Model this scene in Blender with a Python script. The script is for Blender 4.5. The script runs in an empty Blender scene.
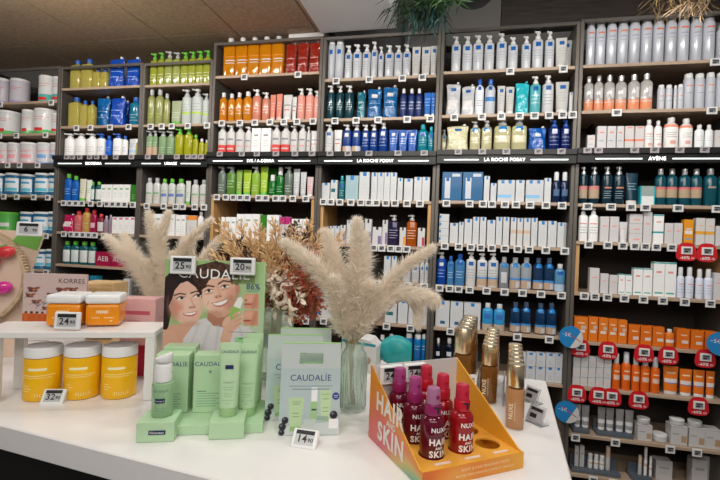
import bpy, bmesh, math, random
import numpy as np
from mathutils import Matrix, Vector
random.seed(7)
scene = bpy.context.scene
LINK = scene.collection.objects.link
PI = math.pi

# ------------------------------------------------------------------ camera
EYE = 1.55
FPX = 440.0
PITCH, ROLL = math.radians(-0.082), math.radians(2.216)
_cp, _sp = math.cos(PITCH), math.sin(PITCH)
_cr, _sr = math.cos(ROLL), math.sin(ROLL)
_fw = np.array([0, _cp, _sp]); _rt = np.array([1., 0, 0]); _up = np.array([0, -_sp, _cp])
CR, CU, CF = _cr*_rt + _sr*_up, -_sr*_rt + _cr*_up, _fw
cam_data = bpy.data.cameras.new('camera')
cam_data.sensor_width = 36.0
cam_data.lens = FPX/720*36
cam_data.clip_start = 0.05
cam = bpy.data.objects.new('camera', cam_data)
LINK(cam)
m = Matrix.Identity(4)
for i in range(3):
    m[i][0], m[i][1], m[i][2] = CR[i], CU[i], -CF[i]
m[2][3] = EYE
cam.matrix_world = m
scene.camera = cam

# ------------------------------------------------------------------ world, lights, exposure
scene.view_settings.view_transform = 'Standard'
scene.view_settings.look = 'None'
scene.view_settings.gamma = 1
scene.view_settings.use_curve_mapping = False
scene.view_settings.exposure = 0.0
w = bpy.data.worlds.new('world'); scene.world = w
w.use_nodes = True
w.node_tree.nodes['Background'].inputs[0].default_value = (1.0, 0.97, 0.94, 1)
w.node_tree.nodes['Background'].inputs[1].default_value = 0.17

def area(name, loc, target, sx, sy, power, col=(1, .96, .9)):
    l = bpy.data.lights.new(name, 'AREA'); l.shape = 'RECTANGLE'
    l.size, l.size_y, l.energy, l.color = sx, sy, power, col
    o = bpy.data.objects.new(name, l); LINK(o)
    o.location = loc
    o.rotation_euler = (Vector(target)-Vector(loc)).to_track_quat('-Z', 'Y').to_euler()
    return o
def spot(name, loc, target, power, angle, col=(1, .95, .88), size=.04, blend=.6):
    l = bpy.data.lights.new(name, 'SPOT')
    l.energy, l.spot_size, l.spot_blend, l.shadow_soft_size, l.color = power, math.radians(angle), blend, size, col
    o = bpy.data.objects.new(name, l); LINK(o)
    o.location = loc
    o.rotation_euler = (Vector(target)-Vector(loc)).to_track_quat('-Z', 'Y').to_euler()
    return o
# rows of ceiling lamps over the aisle in front of the shelves and over the counter
for k, x in enumerate((-2.6, -1.5, -0.4, 0.7, 1.6)):
    area('aisle_lamp', (x, 1.75 - .2*x, 2.93), (x + .12, 3.0 - .215*x, 1.25), .5, .12, 11)
area('counter_lamp', (-0.7, .05, 2.95), (-0.45, 1.25, 1.05), .7, .25, 13.5)
area('counter_lamp', (0.45, .0, 2.95), (0.2, 1.2, 1.05), .5, .25, 9.5)
spot('ceiling_wash_lamp', (-1.95, 2.45, 2.62), (-1.95, 2.72, 3.05), 7, 130, (1, .84, .55), .05, 1.)
area('room_lamp', (0.0, -1.6, 2.9), (0.0, 3.0, 1.1), 3.5, .8, 42)

# ------------------------------------------------------------------ frames of reference
TH = math.radians(-12.436)
WD = np.array([math.cos(TH), math.sin(TH), 0.]); WN = np.array([-math.sin(TH), math.cos(TH), 0.])
WALL = 3.0
def ray(x, y): return CF*FPX + CR*(x-360) - CU*(y-240)
def wall_st(x, y, n=WALL):
    a = ray(x, y); a = a*(n/(WN@a)); return float(a@WD), float(a[2])
def WP(s, n, z): p = WD*s + WN*n; return Vector((p[0], p[1], EYE+z))
def cpt(x, y, h=-.5):
    a = ray(x, y); a = a*(h/a[2]); return Vector((a[0], a[1], EYE+h))
def at(x, y, Y):
    a = ray(x, y); a = a*(Y/a[1]); return Vector((a[0], a[1], EYE+a[2]))
COUNTER = EYE-.5
CTH = math.atan2(-.323, .947)

# ------------------------------------------------------------------ materials
def new_mat(name):
    mt = bpy.data.materials.new(name); mt.use_nodes = True
    return mt, mt.node_tree, mt.node_tree.nodes['Principled BSDF']
_mats = {}
def mat(name, col, rough=.4, metal=0., trans=0., emit=0., ior=1.45, coat=0., alpha=1., noise=0., scale=30.):
    if name in _mats: return _mats[name]
    mt, t, b = new_mat(name)
    b.inputs['Base Color'].default_value = (*col, 1)
    b.inputs['Roughness'].default_value = rough
    b.inputs['Metallic'].default_value = metal
    b.inputs['Transmission Weight'].default_value = trans
    b.inputs['IOR'].default_value = ior
    b.inputs['Coat Weight'].default_value = coat
    b.inputs['Alpha'].default_value = alpha
    if emit:
        b.inputs['Emission Color'].default_value = (*col, 1); b.inputs['Emission Strength'].default_value = emit
    if noise:
        tc = t.nodes.new('ShaderNodeTexCoord'); n = t.nodes.new('ShaderNodeTexNoise')
        n.inputs['Scale'].default_value = scale; n.inputs['Detail'].default_value = 6
        mx = t.nodes.new('ShaderNodeMix'); mx.data_type = 'RGBA'
        mx.inputs[6].default_value = (*[c*(1-noise) for c in col], 1)
        mx.inputs[7].default_value = (*[min(1, c*(1+noise)) for c in col], 1)
        t.links.new(tc.outputs['Object'], n.inputs['Vector'])
        t.links.new(n.outputs[0], mx.inputs[0]); t.links.new(mx.outputs[2], b.inputs['Base Color'])
    _mats[name] = mt
    return mt
def wood(name, a, b_, sc=(2, 30, 30), rough=.5):
    if name in _mats: return _mats[name]
    mt, t, b = new_mat(name)
    tc = t.nodes.new('ShaderNodeTexCoord'); mp = t.nodes.new('ShaderNodeMapping'); n = t.nodes.new('ShaderNodeTexNoise')
    mp.inputs['Scale'].default_value = sc; n.inputs['Scale'].default_value = 3; n.inputs['Detail'].default_value = 8
    cr = t.nodes.new('ShaderNodeValToRGB')
    cr.color_ramp.elements[0].color = (*a, 1); cr.color_ramp.elements[1].color = (*b_, 1)
    cr.color_ramp.elements[0].position = .35; cr.color_ramp.elements[1].position = .65
    t.links.new(tc.outputs['Object'], mp.inputs[0]); t.links.new(mp.outputs[0], n.inputs['Vector'])
    t.links.new(n.outputs[0], cr.inputs[0]); t.links.new(cr.outputs[0], b.inputs['Base Color'])
    b.inputs['Roughness'].default_value = rough
    _mats[name] = mt
    return mt
def rect_group():
    g = bpy.data.node_groups.new('print_rect', 'ShaderNodeTree')
    I = g.interface
    for nm, ty in (('UV', 'NodeSocketVector'), ('x0', 'NodeSocketFloat'), ('x1', 'NodeSocketFloat'), ('y0', 'NodeSocketFloat'), ('y1', 'NodeSocketFloat'), ('A', 'NodeSocketColor'), ('B', 'NodeSocketColor')):
        I.new_socket(nm, in_out='INPUT', socket_type=ty)
    I.new_socket('Color', in_out='OUTPUT', socket_type='NodeSocketColor')
    N, L = g.nodes, g.links
    gi = N.new('NodeGroupInput'); go = N.new('NodeGroupOutput')
    s = N.new('ShaderNodeSeparateXYZ'); L.new(gi.outputs['UV'], s.inputs[0])
    prev = None
    for ax, nm, op in ((0, 'x0', 'GREATER_THAN'), (0, 'x1', 'LESS_THAN'), (1, 'y0', 'GREATER_THAN'), (1, 'y1', 'LESS_THAN')):
        c = N.new('ShaderNodeMath'); c.operation = op
        L.new(s.outputs[ax], c.inputs[0]); L.new(gi.outputs[nm], c.inputs[1])
        if prev is None: prev = c
        else:
            mu = N.new('ShaderNodeMath'); mu.operation = 'MULTIPLY'
            L.new(prev.outputs[0], mu.inputs[0]); L.new(c.outputs[0], mu.inputs[1]); prev = mu
    mx = N.new('ShaderNodeMix'); mx.data_type = 'RGBA'
    L.new(prev.outputs[0], mx.inputs[0]); L.new(gi.outputs['A'], mx.inputs[6]); L.new(gi.outputs['B'], mx.inputs[7])
    L.new(mx.outputs[2], go.inputs[0])
    return g
RG = rect_group()
def prt(base, rects=(), rough=.35, trans=0., coat=.22, name='printed_surface', metal=0.):
    """procedural print: rectangles in the face's own UV frame"""
    key = (base, tuple(rects), rough, trans, coat, metal)
    if key in _mats: return _mats[key]
    mt, t, b = new_mat(name)
    b.inputs['Roughness'].default_value = rough
    b.inputs['Transmission Weight'].default_value = trans
    b.inputs['Coat Weight'].default_value = coat
    b.inputs['Coat Roughness'].default_value = .05
    b.inputs['Metallic'].default_value = metal
    b.inputs['Base Color'].default_value = (*base, 1)
    b.inputs['Specular IOR Level'].default_value = .28 if rough > .2 else .5
    if rects:
        uv = t.nodes.new('ShaderNodeUVMap'); prev = None
        for x0, x1, y0, y1, c in rects:
            g = t.nodes.new('ShaderNodeGroup'); g.node_tree = RG
            t.links.new(uv.outputs[0], g.inputs['UV'])
            for k, v in (('x0', x0), ('x1', x1), ('y0', y0), ('y1', y1)): g.inputs[k].default_value = v
            g.inputs['B'].default_value = (*c, 1)
            if prev is None: g.inputs['A'].default_value = (*base, 1)
            else: t.links.new(prev.outputs[0], g.inputs['A'])
            prev = g
        t.links.new(prev.outputs[0], b.inputs['Base Color'])
        if trans:      # printed areas are opaque
            uvt = None
            prev = None
            for x0, x1, y0, y1, c in rects:
                g = t.nodes.new('ShaderNodeGroup'); g.node_tree = RG
                t.links.new(uv.outputs[0], g.inputs['UV'])
                for k, v in (('x0', x0), ('x1', x1), ('y0', y0), ('y1', y1)): g.inputs[k].default_value = v
                g.inputs['B'].default_value = (0, 0, 0, 1)
                if prev is None: g.inputs['A'].default_value = (trans, trans, trans, 1)
                else: t.links.new(prev.outputs[0], g.inputs['A'])
                prev = g
            t.links.new(prev.outputs[0], b.inputs['Transmission Weight'])
    _mats[key] = mt
    return mt

# ------------------------------------------------------------------ mesh building
class MB:
    def __init__(s): s.v, s.f, s.uv, s.mi, s.sm = [], [], [], [], []
    def add(s, v, f, uv=None, mi=0, sm=False):
        o = len(s.v); s.v += [tuple(p) for p in v]
        for i, q in enumerate(f):
            s.f.append([k+o for k in q]); s.uv.append(uv[i] if uv else [(5, 5)]*len(q)); s.mi.append(mi); s.sm.append(sm)
        return s
    def box(s, c, size, mi=0, rot=None, bevel=0.):
        x, y, z = [d/2 for d in size]
        bm = bmesh.new()
        bmesh.ops.create_cube(bm, size=1)
        for v in bm.verts: v.co = Vector((v.co.x*size[0], v.co.y*size[1], v.co.z*size[2]))
        if bevel: bmesh.ops.bevel(bm, geom=bm.edges[:], offset=bevel, segments=2 if bevel > .004 else 1, affect='EDGES', profile=.5)
        bm.normal_update()
        V, F, U = [], [], []
        for v in bm.verts: v.index = len(V); V.append(v.co.copy())
        W, D, H = size
        for f in bm.faces:
            n = f.normal; u = []
            for v in f.verts:
                p = v.co
                a, b = p.x/W+.5, p.z/H+.5
                if abs(n.y) >= abs(n.x) and abs(n.y) >= abs(n.z): q = (a, b) if n.y < 0 else (4-a, b)
                elif abs(n.x) >= abs(n.z): q = (1.001+(p.y/D+.5), b) if n.x > 0 else (-.001-(p.y/D+.5), b)
                else: q = (a, 3+p.y/D)
                u.append(q)
            F.append([v.index for v in f.verts]); U.append(u)
        bm.free()
        M_ = Matrix.Translation(Vector(c)) @ (rot.to_4x4() if rot else Matrix.Identity(4))
        s.add([M_ @ p for p in V], F, U, mi, False)
        return s
    def lathe(s, prof, seg=20, c=(0, 0, 0), mi=0, sy=1., sq=2., ribs=None, closed=(True, True), sm=True, rot=None):
        H = max(p[1] for p in prof) or 1.
        V, F, U = [], [], []
        for r, z in prof:
            for k in range(seg):
                a = -PI/2 + 2*PI*k/seg
                x, y = math.cos(a), math.sin(a)
                if sq != 2.:
                    n_ = (abs(x)**sq+abs(y)**sq)**(-1/sq); x, y = x*n_, y*n_
                rr = r*(1+ribs(a, z)) if ribs else r
                V.append(Vector((x*rr, y*rr*sy, z)))
        for i in range(len(prof)-1):
            for k in range(seg):
                k2 = (k+1) % seg
                F.append([i*seg+k, i*seg+k2, (i+1)*seg+k2, (i+1)*seg+k])
                ua, ub = k/seg, (k+1)/seg
                if ua >= .5: ua -= 1; ub -= 1
                ua, ub = .5+2*ua, .5+2*ub
                va, vb = prof[i][1]/H, prof[i+1][1]/H
                U.append([(ua, va), (ub, va), (ub, vb), (ua, vb)])
        if closed[0]: F.append(list(range(seg))[::-1]); U.append([(5, 5)]*seg)
        if closed[1]:
            o = (len(prof)-1)*seg; F.append([o+k for k in range(seg)]); U.append([(5, 5)]*seg)
        M_ = Matrix.Translation(Vector(c)) @ (rot.to_4x4() if rot else Matrix.Identity(4))
        s.add([M_ @ p for p in V], F, U, mi, sm)
        return s
    def loft(s, rings, mi=0, sm=True, caps=(True, True)):
        """rings: lists of equal count points"""
        n = len(rings[0]); V, F, U = [], [], []
        for r in rings: V += r
        for i in range(len(rings)-1):
            for k in range(n):
                k2 = (k+1) % n
                F.append([i*n+k, i*n+k2, (i+1)*n+k2, (i+1)*n+k])
                ua, ub = k/n, (k+1)/n
                if ua >= .5: ua -= 1; ub -= 1
                U.append([(.5+2*ua, i/(len(rings)-1)), (.5+2*ub, i/(len(rings)-1)), (.5+2*ub, (i+1)/(len(rings)-1)), (.5+2*ua, (i+1)/(len(rings)-1))])
        if caps[0]: F.append(list(range(n))[::-1]); U.append([(5, 5)]*n)
        if caps[1]: F.append([(len(rings)-1)*n+k for k in range(n)]); U.append([(5, 5)]*n)
        return s.add(V, F, U, mi, sm)
    def tube(s, pts, r, seg=6, mi=0):
        pts = [Vector(p) for p in pts]; rings = []
        rr = r if isinstance(r, (list, tuple)) else [r]*len(pts)
        for i, p in enumerate(pts):
            t = (pts[min(i+1, len(pts)-1)]-pts[max(i-1, 0)]).normalized()
            a = t.orthogonal().normalized() if i == 0 else (a - t*(a@t)).normalized()
            b = t.cross(a)
            rings.append([p+(a*math.cos(2*PI*k/seg)+b*math.sin(2*PI*k/seg))*rr[i] for k in range(seg)])
        return s.loft(rings, mi)
    def mesh(s, name, mats):
        me = bpy.data.meshes.new(name)
        me.from_pydata(s.v, [], s.f)
        ul = me.uv_layers.new(name='UVMap')
        flat = [c for f in s.uv for q in f for c in q]
        ul.data.foreach_set('uv', flat)
        for mt in mats: me.materials.append(mt)
        me.polygons.foreach_set('material_index', s.mi)
        me.polygons.foreach_set('use_smooth', s.sm)
        me.update()
        if any(s.sm):
            me.set_sharp_from_angle(angle=math.radians(42))
            if not all(s.sm): me.polygons.foreach_set('use_smooth', s.sm)
        return me
    def build(s, name, mats, parent=None):
        if not isinstance(mats, (list, tuple)): mats = [mats]
        return put(name, s.mesh(name, mats), parent)
def put(name, me, parent=None):
    o = bpy.data.objects.new(name, me); LINK(o)
    if parent: o.parent = parent
    return o
def tag(o, label, cat, group=None):
    o['label'] = label; o['category'] = cat
    if group: o['group'] = group
    return o
def thing(name, label, cat, loc=(0, 0, 0), rz=0., group=None):
    o = bpy.data.objects.new(name, None); LINK(o); o.empty_display_size = .05
    o.location = loc; o.rotation_euler = (0, 0, rz)
    return tag(o, label, cat, group)
def struct(o): o['kind'] = 'structure'; return o
def setk(o, loc, rz=0.): o.location = loc; o.rotation_euler = (0, 0, rz); return o

def text_geo(body, size, align='CENTER', sx=1., bold=0.):
    cu = bpy.data.curves.new('lettering', 'FONT'); cu.body = body; cu.size = size
    cu.align_x = align; cu.align_y = 'CENTER'; cu.resolution_u = 3; cu.space_character = 1.05+2*bold; cu.offset = bold*size
    o = bpy.data.objects.new('lettering', cu)
    me = o.to_mesh()
    V = [(v.co.x*sx, v.co.y) for v in me.vertices]; F = [list(p.vertices) for p in me.polygons]
    o.to_mesh_clear(); bpy.data.objects.remove(o); bpy.data.curves.remove(cu)
    return V, F
def lettering(items, mt, parent=None, r=None, name='lettering', lift=.0006, bold=0.):
    """items: (text, x, z, size[, sx]) laid on the local front plane y=y0 or wrapped round a cylinder of radius r"""
    b = MB()
    for it in items:
        txt, x, z, size = it[:4]; y0 = it[4] if len(it) > 4 else 0; sx = it[5] if len(it) > 5 else 1.
        V, F = text_geo(txt, size, sx=sx, bold=bold)
        if r: P = [((r+lift)*math.sin((x+a)/r), -(r+lift)*math.cos((x+a)/r), z+c) for a, c in V]
        else: P = [(x+a, y0-lift, z+c) for a, c in V]
        b.add(P, F)
    return b.build(name, mt, parent)

ORD = ['first', 'second', 'third', 'fourth', 'fifth', 'sixth', 'seventh', 'eighth', 'ninth', 'tenth', 'eleventh', 'twelfth', 'thirteenth', 'fourteenth']
#@@STRUCTURE
# ------------------------------------------------------------------ the room
def room(name, boxes, mt, bevel=0.):
    b = MB()
    for (s0, s1, n0, n1, z0, z1) in boxes:
        b.box(((s0+s1)/2, (n0+n1)/2, EYE+(z0+z1)/2), (s1-s0, n1-n0, z1-z0), bevel=bevel)
    o = b.build(name, mt); o.rotation_euler = (0, 0, TH)
    return struct(o)
m_ceil = mat('ceiling_board', (.46, .335, .235), .9, noise=.4, scale=45)
m_dark = mat('dark_void', (.03, .028, .026), .9)
m_wall = mat('wall_paint', (.13, .125, .12), .85)
m_white = mat('white_paint', (.88, .87, .86), .6)
m_floor = mat('dark_floor', (.035, .032, .03), .45, noise=.2, scale=8)
pan = []
for i in range(-5, 3):
    for j in range(-3, 2):
        s1, n1 = -1.665+.607*i, 2.965+1.2*j
        if s1+.607 > -1.0: continue
        pan.append((s1+.004, s1+.603, n1-1.198, n1-.002, 1.5, 1.53))
pan += [(-1.055, -1.0, n0, n0+1.194, 1.5, 1.53) for n0 in (-1.83, -.63, .57, 1.77, 2.97)]
room('ceiling', pan, m_ceil, .002)
room('ceiling_void', [(-6, -1.0, -2, 4.6, 1.535, 1.6), (-.46, 3.2, -2, 4.6, 2.3, 2.35), (-1.0, 3.2, 3.45, 3.5, 1.9, 2.3)], m_dark)
room('trim_1', [(-1.0, -.46, -2, 2.985, 1.455, 2.3)], m_white)                  # white boxed-in beam
room('trim_2', [(-1.275, -1.0, 3.06, 3.36, 1.452, 1.498)], m_white)
room('wall_back', [(-6, 3.2, 3.42, 3.46, -1.55, 1.9)], m_wall)
room('trim_3', [(-.44, .245, 3.30, 3.41, 1.45, 1.86)], mat('duct_grey', (.13, .125, .12), .8))
room('trim_4', [(.25, 3.0, 3.32, 3.41, 1.56, 1.9)], wood('dark_timber', (.012, .009, .007), (.035, .025, .018)))
room('floor', [(-6, 4, -3, 4.6, -1.6, -1.55)], m_floor)

# ------------------------------------------------------------------ shelving
m_frame = mat('bay_metal', (.14, .125, .11), .40, .35, noise=.12, scale=12)
m_shelf = wood('shelf_board', (.42, .30, .21), (.54, .40, .29), (1.5, 25, 25), .45)
m_back = mat('bay_back', (.045, .036, .031), .8)
m_liner = wood('oak_liner', (.50, .27, .10), (.64, .38, .16), (30, 30, 2), .5)
m_black = mat('black_fascia', (.012, .012, .013), .35)
m_led = mat('sign_light', (.90, 1.0, .97), .4, emit=1.6)
DEPTH = .38
BAYS = {  # s0, s1, top, shelf heights (deck last marked), sign
 'A': (-4.0, -3.246, 1.334, [1.05, .782, .532, .265, -.053, -.353, -.65], .532, None, []),
 'B': (-3.244, -2.462, 1.325, [1.148, .836, .588, .223, -.03, -.296, -.60], .588, 'BIODERMA', []),
 'C': (-2.460, -1.852, 1.316, [1.145, .835, .588, .216, -.03, -.30, -.60], .588, 'URIAGE', []),
 'D': (-1.850, -.986, 1.442, [1.19, .85, .608, .295, -.04, -.30, -.58, -.87], .608, 'SVR / A-DERMA', [(.295, -.04)]),
 'E': (-.984, -.156, 1.432, [1.132, .85, .608, .276, -.035, -.28, -.57, -.87], .608, 'LA ROCHE POSAY', [(.276, -.035)]),
 'F': (-.154, .709, 1.43, [1.149, .857, .615, .283, -.004, -.285, -.57, -.87, -1.17], .615, 'LA ROCHE POSAY', []),
 'G': (.711, 1.60, 1.441, [1.152, .864, .62, .28, .043, -.28, -.585, -.872, -1.17, -1.42], .62, 'AV\u00c8NE', [(.043, -.28)]),
}
BAYNAME = {'A': 'leftmost bay', 'B': 'second bay from left', 'C': 'third bay from left', 'D': 'fourth bay from left', 'E': 'fifth bay from left', 'F': 'sixth bay from left', 'G': 'rightmost bay'}
BAYDESC = {'A': 'dark metal shelving bay of tins at the far left end', 'B': 'dark metal shelving bay with blue refill pouches on top',
 'C': 'narrow dark shelving bay with green capped yellow bottles on top', 'D': 'tall shelving bay with amber oil bottles on its top shelf',
 'E': 'tall shelving bay with dark teal bottles behind the pampas plumes', 'F': 'tall shelving bay with two twin bottle packs and lit white sign',
 'G': 'rightmost shelving bay with red discount tags on its lower shelves'}
def make_bay(k):
    s0, s1, top, zs, deck, sign, liners = BAYS[k]
    W = s1-s0
    c = WP((s0+s1)/2, WALL, -EYE)
    root = thing('shelving_bay', BAYDESC[k], 'shelving', c, TH, 'wall shelving bays')
    t = .022; H = EYE+top
    for sx in (-1, 1):
        MB().box((sx*(W/2-t/2), DEPTH/2, H/2), (t, DEPTH, H), bevel=.002).build('side_panel', m_frame, root)
    MB().box((0, .012, H-.011), (W-2*t-.001, .024, .022), bevel=.002).build('header_rail', m_frame, root)
    MB().box((0, DEPTH+.006, H/2-.02), (W, .012, H-.04)).build('back_panel', m_back, root)
    for i, z in enumerate(zs):
        th = .045 if (k == 'A' and z == deck) else .02
        MB().box((0, DEPTH/2, EYE+z-th/2), (W-2*t-.001, DEPTH-.001, th), bevel=.0015).build('shelf_board', m_frame if (k == 'A' and z == deck) else m_shelf, root)
        for a in (-1, 1):      # triangular shelf brackets against the back
            b = MB()
            x = a*(W/2-.16)
            b.add([(x-.006, DEPTH-.002, EYE+z-th-.001), (x-.006, DEPTH-.14, EYE+z-th-.001), (x-.006, DEPTH-.002, EYE+z-th-.09),
                   (x+.006, DEPTH-.002, EYE+z-th-.001), (x+.006, DEPTH-.14, EYE+z-th-.001), (x+.006, DEPTH-.002, EYE+z-th-.09)],
                  [(0, 1, 2), (3, 5, 4), (0, 3, 4, 1), (1, 4, 5, 2), (0, 2, 5, 3)])
            b.build('bracket', m_black, root)
    for zt, zb in liners:
        for sx in (-1, 1):
            MB().box((sx*(W/2-t-.012), DEPTH/2+.004, EYE+(zt+zb)/2-.01), (.022, DEPTH-.01, zt-zb-.022)).build('oak_side', m_liner, root)
    if sign:
        z1 = EYE+deck
        sg = MB().box((0, -.018, z1-.046), (W-.001, .034, .088), bevel=.002).build('sign_board', m_black, root)
        MB().box((0, -.042, z1-.018), (W-.001, .012, .034), bevel=.001).build('tag_rail', m_black, sg)
        tw = .02*len(sign)*.93+.03
        V, F = text_geo(sign, .030, sx=.98)
        wtx = max(v[0] for v in V)
        for sx in (-1, 1):
            x0, x1 = wtx+.035, min(W/2-.05, wtx+.035+.26)
            MB().box((sx*(x0+x1)/2, -.0365, z1-.066), (x1-x0, .003, .007), bevel=.001).build('light_strip', m_led, sg)
        lettering([(sign, 0, z1-.066, .030, -.0355, .98)], mat('lit_letters', (1, 1, 1), .4, emit=1.9), sg, lift=.001, bold=.015)
    return root
for k in 'ABCDEFG': make_bay(k)

# ------------------------------------------------------------------ counter
uv_ = Vector((.947, -.323, 0)).normalized(); nv_ = Vector((.323, .947, 0)).normalized()
A_, C_ = cpt(0, 425), cpt(546, 381)
dep = (C_-A_).dot(nv_)
E_ = C_ - nv_*dep
m_counter = mat('counter_white', (.83, .81, .80), .28, coat=.2)
ctr = thing('sales_counter', 'large white topped display counter in the middle of the shop', 'counter', (E_.x, E_.y, 0), CTH)
MB().box((-1.3, dep/2, COUNTER-.031), (2.6, dep, .062), bevel=.003).build('counter_top', m_counter, ctr)
MB().box((-1.36, dep/2+.02, .5), (2.4, dep-.26, .975), bevel=.004).build('cabinet', mat('cabinet_dark', (.02, .018, .017), .5), ctr)
MB().box((-1.36, dep/2+.02, .0062), (2.3, dep-.36, .0122)).build('plinth', m_black, ctr)
def cl(p):    # world point -> counter frame
    d = p-E_; return d.dot(uv_), d.dot(nv_)
#@@PRODUCTS
# ------------------------------------------------------------------ product shapes (base at the origin, front towards -y)
WHITE = (.72, .72, .72); PW = (.72, .73, .77); GREY = (.30, .31, .33); DG = (.25, .26, .28)
BLUE = (.012, .12, .42); DBLUE = (.008, .025, .14); LBLUE = (.02, .22, .60); TEAL = (.03, .42, .50); DTEAL = (.006, .05, .07)
RED = (.75, .04, .04); CORAL = (.88, .26, .17); ORANGE = (.90, .25, .03); AMBER = (.85, .40, .03); YEL = (.78, .72, .22); LIME = (.52, .72, .12)
GREEN = (.10, .45, .08); PGREEN = (.55, .68, .48); MAG = (.70, .03, .20); PINK = (.85, .50, .52); TAN = (.55, .36, .20); CREAM = (.75, .72, .60)
BLACKP = (.02, .02, .025)
def lines(c, y0=.2, y1=.42, n=3, x0=.24, x1=.76):
    out = []
    for i in range(n):
        y = y1-(y1-y0)*i/max(1, n-1)
        out.append((x0, x1-.1*(i % 2), y, y+.016, c))
    return out
def mark(c=BLUE, x0=.34, x1=.66, y0=.60, y1=.72): return [(x0, x1, y0, y1, c)]
def band(c, y0, y1): return [(-3, 4, y0, y1, c)]
def pump_head(b, z0, H, r, mi=0):
    b.lathe([(r*.50, z0), (r*.50, z0+H*.34), (r*.42, z0+H*.40), (r*.24, z0+H*.42), (r*.24, z0+H*.62), (r*.44, z0+H*.64), (r*.46, z0+H*.96), (r*.34, z0+H)], 14, mi=mi)
    b.box((-r*.34, -r*.42, z0+H*.80), (r*.34, r*1.0, H*.24), mi, rot=Matrix.Rotation(-.7, 3, 'Z'), bevel=r*.05)
_mesh = {}
def product(kind, w, d, H, body, capm):
    """returns [(part name, mesh)] : first is the thing's own mesh"""
    key = (kind, round(w, 3), round(d, 3), round(H, 3), body.name, capm.name if capm else '')
    if key in _mesh: return _mesh[key]
    r = w/2; sy = min(1., d/w); b = MB(); c = MB(); out = []
    if kind == 'carton':
        b.box((0, 0, H/2), (w, d, H), bevel=.0012)
    elif kind in ('pump', 'oval_pump'):
        hb = H*.80
        b.lathe([(r*.94, 0), (r, .004), (r, hb*.91), (r*.95, hb*.955), (r*.72, hb*.99), (r*.5, hb)], 20, sy=sy)
        pump_head(c, hb-.001, H-hb+.001, r)
    elif kind == 'square_pump':
        hb = H*.82
        b.lathe([(r*.95, 0), (r, .004), (r, hb*.86), (r*.9, hb*.93), (r*.5, hb*.97), (r*.42, hb)], 24, sy=sy, sq=4)
        pump_head(c, hb-.001, H-hb+.001, r)
    elif kind == 'bottle':
        hb = H*.86
        b.lathe([(r*.92, 0), (r, .005), (r, hb*.82), (r*.93, hb*.89), (r*.6, hb*.95), (r*.42, hb*.97), (r*.42, hb)], 20, sy=sy)
        c.lathe([(r*.46, hb-.004), (r*.48, hb-.002), (r*.48, H-.002), (r*.42, H)], 16, sy=1)
    elif kind == 'square_bottle':
        hb = H*.88
        b.lathe([(r*.95, 0), (r, .005), (r, hb*.84), (r*.92, hb*.90), (r*.5, hb*.95), (r*.36, hb*.97), (r*.36, hb)], 24, sy=sy, sq=5)
        c.lathe([(r*.40, hb-.004), (r*.42, hb-.002), (r*.42, H-.002), (r*.36, H)], 16)
    elif kind == 'spray':
        hb = H*.87
        b.lathe([(r*.9, 0), (r, .004), (r, hb*.93), (r*.93, hb*.98), (r*.8, hb)], 20)
        c.lathe([(r*.80, hb-.001), (r*.80, H-.008), (r*.7, H-.002), (r*.5, H)], 16)
    elif kind == 'mist':
        hb = H*.72
        b.lathe([(r*.92, 0), (r, .004), (r, hb*.88), (r*.9, hb*.95), (r*.55, hb)], 20, sy=sy)
        c.lathe([(r*.58, hb-.001), (r*.60, hb+.004), (r*.58, H-.004), (r*.48, H)], 16)
    elif kind == 'tube':
        hc = H*.13; n = 20; rings = []
        for i in range(9):
            t = i/8; a = r*(.88+.12*t); bb = max(.0016, (d/2*.9)*(1-t)**.75)
            rings.append([Vector((a*math.cos(-PI/2+2*PI*k/n), bb*math.sin(-PI/2+2*PI*k/n), hc+(H-hc)*(.0 if i == 0 else t))) for k in range(n)])
        b.loft(rings)
        c.lathe([(r*.80, 0), (r*.84, .002), (r*.84, hc-.0012), (r*.80, hc-.0002)], 18, sy=min(1, d/w*.98))
    elif kind == 'pouch':
        n = 24; rings = []; ph = random.Random(int(w*1e5+H*1e4)).uniform(0, 6)
        for i in range(11):
            t = i/10
            a = r*(1-.09*math.sin(PI*t)-.05*t); bb = max(.0015, d/2*(.75+.25*math.sin(PI*min(1, t*1.6)))*(1-t**3))
            ring = []
            for k in range(n):
                th = -PI/2+2*PI*k/n; x, y = math.cos(th), math.sin(th)
                cr = 1+.22*math.sin(4*th+9*t+ph)*math.sin(PI*t)+.12*math.sin(9*th-13*t+ph*2)*math.sin(PI*t)
                ring.append(Vector((a*math.copysign(abs(x)**.7, x), bb*math.copysign(abs(y)**1.0, y)*cr, H*.95*t + H*t*t*(.025*x*math.sin(ph*3) - .02*abs(x)**3))))
            rings.append(ring)
        b.loft(rings)
        c.lathe([(r*.17, 0), (r*.17, H*.06), (r*.12, H*.065)], 12, c=(r*.55, 0, H*.945))
    elif kind == 'tin':
        b.lathe([(r*.97, 0), (r, .003), (r*.985, .006), (r*.985, H*.88), (r, H*.885), (r, H*.9)], 28)
        c.lathe([(r*.99, H*.9), (r*1.0, H*.905), (r*1.0, H*.985), (r*.96, H)], 28)
    elif kind == 'jar':
        b.lathe([(r*.9, 0), (r, .004), (r, H*.55), (r*.9, H*.6)], 24)
        c.lathe([(r*.98, H*.6), (r*1.0, H*.63), (r*1.0, H*.95), (r*.95, H)], 24)
    elif kind == 'stick':
        b.lathe([(r*.95, 0), (r, .002), (r, H*.55)], 14)
        c.lathe([(r*.9, H*.55), (r*.92, H*.56), (r*.92, H*.985), (r*.8, H)], 14)
    out.append((None, b.mesh(kind, [body])))
    if c.v: out.append(({'pump': 'pump', 'oval_pump': 'pump', 'square_pump': 'pump', 'pouch': 'spout', 'tin': 'lid', 'jar': 'lid'}.get(kind, 'cap'), c.mesh('cap', [capm])))
    _mesh[key] = out
    return out
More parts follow.
